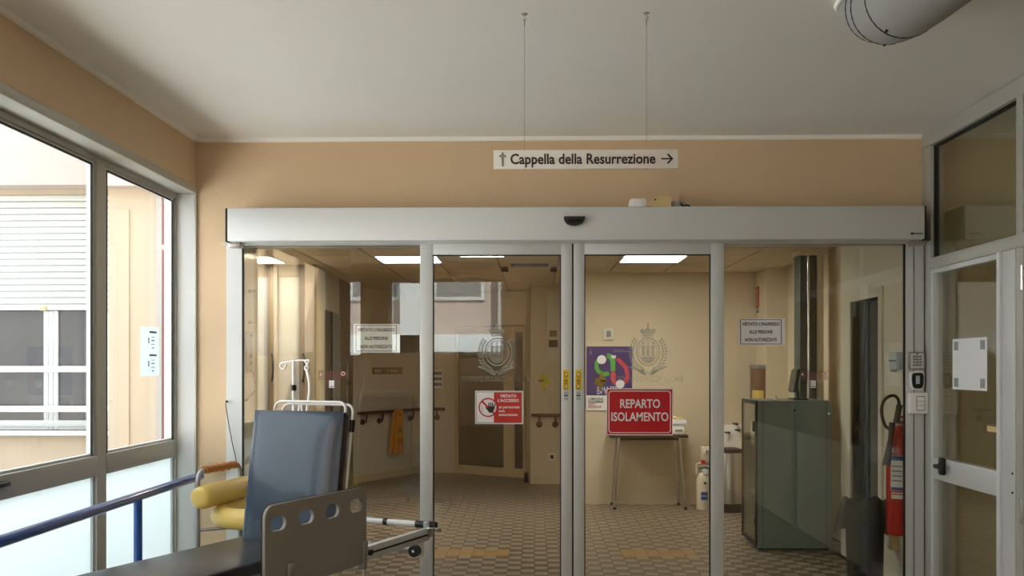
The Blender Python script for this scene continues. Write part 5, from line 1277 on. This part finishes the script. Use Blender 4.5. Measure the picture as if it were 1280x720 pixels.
# grey cabinet
Yf_ = 8.19
a, b_ = XX(947, Yf_), XX(1040, Yf_); ztop_ = ZZ(990, 501, Yf_); Yk = 8.74
cb = thing('metal_cabinet', 'waist-high grey-green metal cabinet with a glass front beside the recess', 'cabinet', ((a + b_) / 2, (Yf_ + Yk) / 2, 0))
B('side_panel', 'cabinet_green', cb, a, b_, Yf_, Yf_ + 0.02, 0.02, ztop_, bev=0.002)
B('side_panel', 'cabinet_green', cb, a, b_, Yk - 0.02, Yk, 0.02, ztop_); B('back_panel', 'cabinet_green', cb, b_ - 0.02, b_, Yf_ + 0.02, Yk - 0.02, 0.02, ztop_); B('top_panel', 'cabinet_green', cb, a, b_, Yf_ + 0.02, Yk - 0.02, ztop_ - 0.02, ztop_); B('plinth', 'gasket', cb, a + 0.02, b_ - 0.02, Yf_ + 0.02, Yk - 0.02, 0, 0.04)
for f in (0.35, 0.68): B('shelf', 'cabinet_green', cb, a + 0.03, b_ - 0.03, Yf_ + 0.03, Yk - 0.03, ztop_ * f, ztop_ * f + 0.02)
fd = B('glass_door', 'side_glass', cb, a - 0.012, a - 0.004, Yf_ + 0.03, Yk - 0.01, 0.05, ztop_ - 0.02, ang=0)
gf = MB(); gf.box(a - 0.016, a, Yf_ + 0.0, Yf_ + 0.035, 0.04, ztop_); gf.box(a - 0.016, a, Yk - 0.03, Yk, 0.04, ztop_); gf.box(a - 0.016, a, Yf_, Yk, ztop_ - 0.03, ztop_); gf.box(a - 0.016, a, Yf_, Yk, 0.04, 0.07); gf.build('door_frame', 'gasket', fd, 0)
B('handle', 'black_plastic', fd, a - 0.03, a - 0.014, Yf_ + 0.04, Yf_ + 0.07, ZZ(950, 540, Yf_), ZZ(950, 527, Yf_), bev=0.004)
B('hinge', 'black_plastic', fd, a - 0.02, a - 0.004, Yf_ + 0.02, Yf_ + 0.06, ZZ(950, 658, Yf_), ZZ(950, 648, Yf_), bev=0.004)
for px in (953.5, 1033): x_ = XX(px, Yf_); B('seam', 'cabinet_line', cb, x_ - 0.0025, x_ + 0.0025, Yf_ - 0.001, Yf_ + 0.004, 0.02, ztop_, ang=0)
q = P(993, 513, Yf_); MB().cyl((q.x, Yf_ + 0.002, q.z), (q.x, Yf_ - 0.006, q.z), 0.010).build('lock', 'gasket', cb); q = P(1035.5, 517, Yf_); MB().cyl((q.x, Yf_ + 0.002, q.z), (q.x, Yf_ - 0.014, q.z), 0.010).build('rivet', 'chrome', cb)
# boxes inside the cabinet
t = thing('supply_box', 'beige carton on the upper shelf inside the glass-front cabinet', 'box', (a + 0.2, 8.45, ztop_ * 0.68 + 0.02)); B('carton', 'cream_plastic', t, a + 0.04, a + 0.3, Yf_ + 0.06, Yk - 0.08, ztop_ * 0.68 + 0.02, ztop_ * 0.68 + 0.2, bev=0.004); B('flap', 'paper', t, a + 0.036, a + 0.041, Yf_ + 0.1, Yk - 0.14, ztop_ * 0.68 + 0.06, ztop_ * 0.68 + 0.16)
# monitor on the cabinet
q = P(996, 499, 8.42)
mo = thing('monitor', 'small black monitor seen edge-on standing on the grey-green cabinet', 'monitor', (q.x, 8.42, ztop_))
B('foot', 'black_plastic', mo, XX(990, 8.4), XX(1008, 8.4), 8.32, 8.55, ztop_, ztop_ + 0.015, bev=0.005)
MB().tube(smooth_path([(XX(998, 8.42), 8.43, ztop_ + 0.01), (XX(997, 8.42), 8.43, ztop_ + 0.08), (XX(995, 8.42), 8.43, ztop_ + 0.14)], 4), 0.014, 10).build('neck', 'black_plastic', mo, 60)
MM = Matrix.Translation((XX(994, 8.42), 8.43, ztop_ + 0.15)) @ Matrix.Rotation(R(10), 4, 'Y')
MB().box(-0.018, 0.012, -0.09, 0.10, -0.09, 0.11, bev=0.01).build('screen_case', 'black_plastic', mo, 40, MM); MB().box(-0.022, -0.017, -0.08, 0.09, -0.075, 0.095).build('screen', 'dark_pane', mo, 0, MM)
MB().tube(smooth_path([MM @ Vector((0.0, -0.085, 0.1)), MM @ Vector((0.03, -0.1, 0.11)), MM @ Vector((0.055, -0.1, 0.08)), MM @ Vector((0.06, -0.08, 0.0))], 5), 0.007, 8).build('cable', 'black_plastic', mo, 60)
q = P(969.5, 500, 8.4); t = thing('paper_cup', 'tiny white cup on the grey-green cabinet left of the monitor', 'cup', (q.x, 8.4, ztop_)); MB().lathe([(0, 0), (0.011, 0), (0.014, 0.035), (0.0125, 0.035), (0.01, 0.004), (0, 0.004)], (q.x, 8.4, ztop_), 16).build('cup_wall', 'white_sign', t, 50); MB().lathe([(0.0135, 0.033), (0.0155, 0.034), (0.0135, 0.037)], (q.x, 8.4, ztop_), 16).build('rim', 'white_enamel', t, 50)

# fire extinguisher
Ye = 6.56; c = Vector((XRW - 0.075, Ye, 0)); zb0, zs0, zv = P(1121, 668, Ye).z, P(1121, 562, Ye).z, P(1121, 534, Ye).z
fe = thing('fire_extinguisher', 'red fire extinguisher with black hose loop hanging on the pale lobby wall', 'fire extinguisher', (c.x, c.y, zb0)); re_ = 0.083
MB().lathe([(0, zb0), (re_ * 0.9, zb0), (re_, zb0 + 0.02), (re_, zs0), (re_ * 0.92, zs0 + 0.05), (re_ * 0.66, zs0 + 0.10), (re_ * 0.36, zv - 0.01), (re_ * 0.3, zv + 0.01), (0, zv + 0.01)], (c.x, c.y, 0), 32).build('bottle', 'extinguisher_red', fe, 50)
MB().cyl((c.x, c.y, zv - 0.01), (c.x, c.y, zv + 0.05), 0.022).cyl((c.x + 0.03, c.y, zv + 0.03), (c.x - 0.045, c.y - 0.02, zv + 0.045), 0.012).build('valve', 'steel', fe)
lv = MB(); lv.tube([(c.x - 0.04, c.y - 0.03, zv + 0.05), (c.x + 0.09, c.y - 0.02, zv + 0.1)], 0.008, 8); lv.tube([(c.x - 0.04, c.y - 0.03, zv + 0.035), (c.x + 0.1, c.y - 0.02, zv + 0.02)], 0.008, 8); lv.build('lever', 'sign_red', fe)
xh = lambda px: XX(px, Ye - 0.05); zh = lambda py: P(1115, py, Ye - 0.05).z
MB().tube(smooth_path([(xh(1114), Ye - 0.03, zh(537)), (xh(1106), Ye - 0.05, zh(531)), (xh(1102), Ye - 0.05, zh(515)), (xh(1105), Ye - 0.05, zh(501)), (xh(1115), Ye - 0.05, zh(494.5)), (xh(1122), Ye - 0.05, zh(498)), (xh(1124.5), Ye - 0.05, zh(508))], 6), 0.0105, 10).build('hose', 'black_plastic', fe, 60)
MB().tube([(xh(1124.5), Ye - 0.05, zh(506)), (xh(1119.5), Ye - 0.06, zh(528))], 0.02, 12).build('hose_grip', 'black_plastic', fe, 60)
MB().tube([(xh(1114), Ye - 0.07, zh(528)), (xh(1111), Ye - 0.08, zh(550)), (xh(1105), Ye - 0.09, zh(581))], [0.02, 0.016, 0.026], 14).build('discharge_horn', 'black_plastic', fe, 60)
zl = lambda py: P(1118, py, Ye - re_).z
wrap('instruction_label', 'label_white', c.x, c.y, re_ + 0.001, -150, -88, zl(614), zl(570), fe); wrap('label_band', 'label_blue', c.x, c.y, re_ + 0.0018, -149, -90, zl(576), zl(570.5), fe); wrap('label_band', 'label_blue', c.x, c.y, re_ + 0.0018, -147, -90, zl(613.5), zl(609.5), fe)
for k in range(4): wrap('label_text', 'ink_grey', c.x, c.y, re_ + 0.0018, -144, -100, zl(584 + 6 * k), zl(582.5 + 6 * k), fe)
wrap('service_label', 'label_white', c.x, c.y, re_ + 0.001, -146, -72, zl(624), zl(616), fe); wrap('service_stripe', 'warning_red', c.x, c.y, re_ + 0.0018, -145, -73, zl(619), zl(617.5), fe); wrap('grey_label', 'label_blue_grey', c.x, c.y, re_ + 0.001, -82, -30, zl(581), zl(569), fe)
wrap('small_sticker', 'label_white', c.x, c.y, re_ + 0.001, -158, -135, zl(566), zl(560), fe)
MB().box(c.x + 0.02, XRW + 0.005, c.y - 0.03, c.y + 0.03, zs0 - 0.02, zs0 + 0.03, bev=0.004).build('wall_bracket', 'black_plastic', fe)
y0 = PXp(1120, 677, XRW).y; q = PXp(1120, 677, XRW)
t = thing('junction_box', 'beige junction box on the wall below the fire extinguisher', 'junction box', (XRW, q.y, q.z)); B('box', 'cream_plastic', t, XRW - 0.05, XRW + 0.002, q.y - 0.05, q.y + 0.05, q.z - 0.05, q.z + 0.05, bev=0.006); B('cover', 'white_enamel', t, XRW - 0.054, XRW - 0.048, q.y - 0.04, q.y + 0.04, q.z - 0.04, q.z + 0.04, bev=0.003)
q = PXp(1123, 451, XRW)
t = thing('wall_reader', 'grey wall box with dark slot on the pale wall above the fire extinguisher', 'card reader', (XRW, q.y, q.z)); B('case', 'label_blue_grey', t, XRW - 0.04, XRW + 0.002, q.y - 0.07, q.y + 0.07, q.z - 0.058, q.z + 0.058, bev=0.006); B('slot', 'gasket', t, XRW - 0.044, XRW - 0.038, q.y - 0.06, q.y + 0.06, q.z - 0.004, q.z + 0.006); B('base', 'panel_grey', t, XRW - 0.03, XRW + 0.002, q.y + 0.02, q.y + 0.075, q.z - 0.075, q.z - 0.05, bev=0.004)

# waste bin with black bag
Yb = 6.80; c = Vector((XX(1081, Yb), Yb, 0)); rb = 0.128
zr_ = 0.52
wb = thing('waste_bin', 'black waste bin lined with a black bag hanging over its rim', 'bin', (c.x, c.y, 0))
MB().lathe([(0, 0), (rb * 0.86, 0), (rb * 0.9, 0.02), (rb, zr_), (rb * 0.96, zr_), (rb * 0.86, 0.03), (0, 0.03)], (c.x, c.y, 0), 28).build('bucket', 'bin_plastic', wb, 50)
bg = MB(); seg = 48; rings = []
prof = [(0.9, zr_ - 0.12), (0.93, zr_ + 0.02), (0.98, zr_ + 0.07), (1.04, zr_ + 0.085), (1.1, zr_ + 0.06), (1.13, zr_ + 0.0), (1.14, zr_ - 0.05), (1.12, zr_ - 0.085)]
for pi_, (r_, z_) in enumerate(prof):
    row = []
    for k in range(seg):
        th = 2 * math.pi * k / seg; wv = 1 + (0.035 * math.sin(5 * th + 1) + 0.02 * math.sin(11 * th + pi_ * 0.7) + random.uniform(-0.012, 0.012)) * (0.3 + pi_ / 7)
        lob_ = max(0, math.cos(th - math.pi * 1.08)) ** 6 * max(0, pi_ - 2) / 5
        low = max(0, math.cos(th - R(-35))) ** 4 * max(0, pi_ - 3) / 4
        row.append(bg.bm.verts.new((c.x + rb * (r_ * wv + 0.62 * lob_) * math.cos(th), c.y + rb * (r_ * wv + 0.25 * lob_) * math.sin(th), z_ - 0.035 * lob_ - 0.06 * low + 0.012 * math.sin(7 * th + pi_) * (pi_ > 0))))
    rings.append(row)
for A, Bv in zip(rings, rings[1:]):
    for k in range(seg): bg.bm.faces.new((A[k], A[(k + 1) % seg], Bv[(k + 1) % seg], Bv[k]))
bg.build('bag', 'black_bag', wb, 60)

# ================================================================== OUTSIDE
struct(MB().box(-30, 30, -30, 40, -0.5, -0.16).build('ground', 'paving', None, 0), 'pale paved courtyard outside the windows', 'ground')
YFa = 13.0
sFa = YFa / F
fb = thing('courtyard_building', 'beige and pink building with roller shutter seen through the left windows', 'building', (-5.0, YFa, -0.16))
fz = lambda py, Y=YFa: P(60, py, Y).z
xw0, xw1 = XX(-130, YFa), XX(150, YFa)
zs1, zs0, zsl = fz(243), fz(388), fz(538)
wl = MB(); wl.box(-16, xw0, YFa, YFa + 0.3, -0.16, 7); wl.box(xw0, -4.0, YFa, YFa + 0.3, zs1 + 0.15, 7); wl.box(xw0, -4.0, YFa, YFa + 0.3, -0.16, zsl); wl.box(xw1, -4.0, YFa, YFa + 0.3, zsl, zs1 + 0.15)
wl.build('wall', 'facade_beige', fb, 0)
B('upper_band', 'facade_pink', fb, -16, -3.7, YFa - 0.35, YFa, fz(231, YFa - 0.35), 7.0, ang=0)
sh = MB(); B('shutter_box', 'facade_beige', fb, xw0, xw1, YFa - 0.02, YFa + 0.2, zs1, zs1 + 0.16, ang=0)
shp = B('roller_shutter', 'cabinet_line', fb, xw0, xw1, YFa + 0.10, YFa + 0.12, zs0, zs1, ang=0)
n = 18; hs = (zs1 - zs0) / n
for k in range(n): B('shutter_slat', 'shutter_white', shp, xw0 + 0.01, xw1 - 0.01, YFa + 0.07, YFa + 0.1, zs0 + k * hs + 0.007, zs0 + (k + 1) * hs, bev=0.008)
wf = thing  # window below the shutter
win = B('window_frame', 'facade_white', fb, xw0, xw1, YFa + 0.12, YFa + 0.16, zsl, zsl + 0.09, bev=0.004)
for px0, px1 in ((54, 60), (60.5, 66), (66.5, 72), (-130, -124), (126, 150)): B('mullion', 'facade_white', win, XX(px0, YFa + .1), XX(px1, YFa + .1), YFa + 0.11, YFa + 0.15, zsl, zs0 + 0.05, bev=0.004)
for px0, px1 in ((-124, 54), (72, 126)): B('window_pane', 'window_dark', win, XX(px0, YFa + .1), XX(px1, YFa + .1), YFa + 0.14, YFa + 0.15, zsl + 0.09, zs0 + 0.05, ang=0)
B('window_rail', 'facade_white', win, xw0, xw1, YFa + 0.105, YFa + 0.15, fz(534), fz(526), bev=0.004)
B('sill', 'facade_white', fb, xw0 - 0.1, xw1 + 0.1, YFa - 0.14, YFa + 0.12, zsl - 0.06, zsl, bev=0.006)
for py in (461.5, 511): MB().cyl((xw0 - 0.2, YFa - 0.06, fz(py)), (xw1 + 0.0, YFa - 0.06, fz(py)), 0.042).build('guard_rail', 'white_enamel', fb, 60)
B('shutter_catch', 'cream_plastic', fb, XX(48, YFa), XX(55, YFa), YFa + 0.03, YFa + 0.07, zs0 + 0.0, zs0 + 0.06, bev=0.004)
YV = 11.4
vx0, vx1 = XX(136, YV), XX(203, YV)
wing = thing('stair_wing', 'plain beige projecting wing with a red edge strip outside the window', 'building', ((vx0 + vx1) / 2, YV, -0.16))
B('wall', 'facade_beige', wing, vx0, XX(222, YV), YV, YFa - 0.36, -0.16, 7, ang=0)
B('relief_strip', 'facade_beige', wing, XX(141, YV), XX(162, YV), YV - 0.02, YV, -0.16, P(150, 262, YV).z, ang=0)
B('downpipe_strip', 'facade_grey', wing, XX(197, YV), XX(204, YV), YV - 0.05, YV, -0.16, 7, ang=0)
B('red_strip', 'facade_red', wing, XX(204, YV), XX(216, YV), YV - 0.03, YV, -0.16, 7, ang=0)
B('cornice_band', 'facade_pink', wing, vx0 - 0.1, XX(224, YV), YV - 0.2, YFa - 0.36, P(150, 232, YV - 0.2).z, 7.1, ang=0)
# building behind the camera (mirrored in the door glass)
YK = -9.0
kb = thing('rear_building', 'pink and white building across the yard behind the camera', 'building', (-2, YK, -0.16))
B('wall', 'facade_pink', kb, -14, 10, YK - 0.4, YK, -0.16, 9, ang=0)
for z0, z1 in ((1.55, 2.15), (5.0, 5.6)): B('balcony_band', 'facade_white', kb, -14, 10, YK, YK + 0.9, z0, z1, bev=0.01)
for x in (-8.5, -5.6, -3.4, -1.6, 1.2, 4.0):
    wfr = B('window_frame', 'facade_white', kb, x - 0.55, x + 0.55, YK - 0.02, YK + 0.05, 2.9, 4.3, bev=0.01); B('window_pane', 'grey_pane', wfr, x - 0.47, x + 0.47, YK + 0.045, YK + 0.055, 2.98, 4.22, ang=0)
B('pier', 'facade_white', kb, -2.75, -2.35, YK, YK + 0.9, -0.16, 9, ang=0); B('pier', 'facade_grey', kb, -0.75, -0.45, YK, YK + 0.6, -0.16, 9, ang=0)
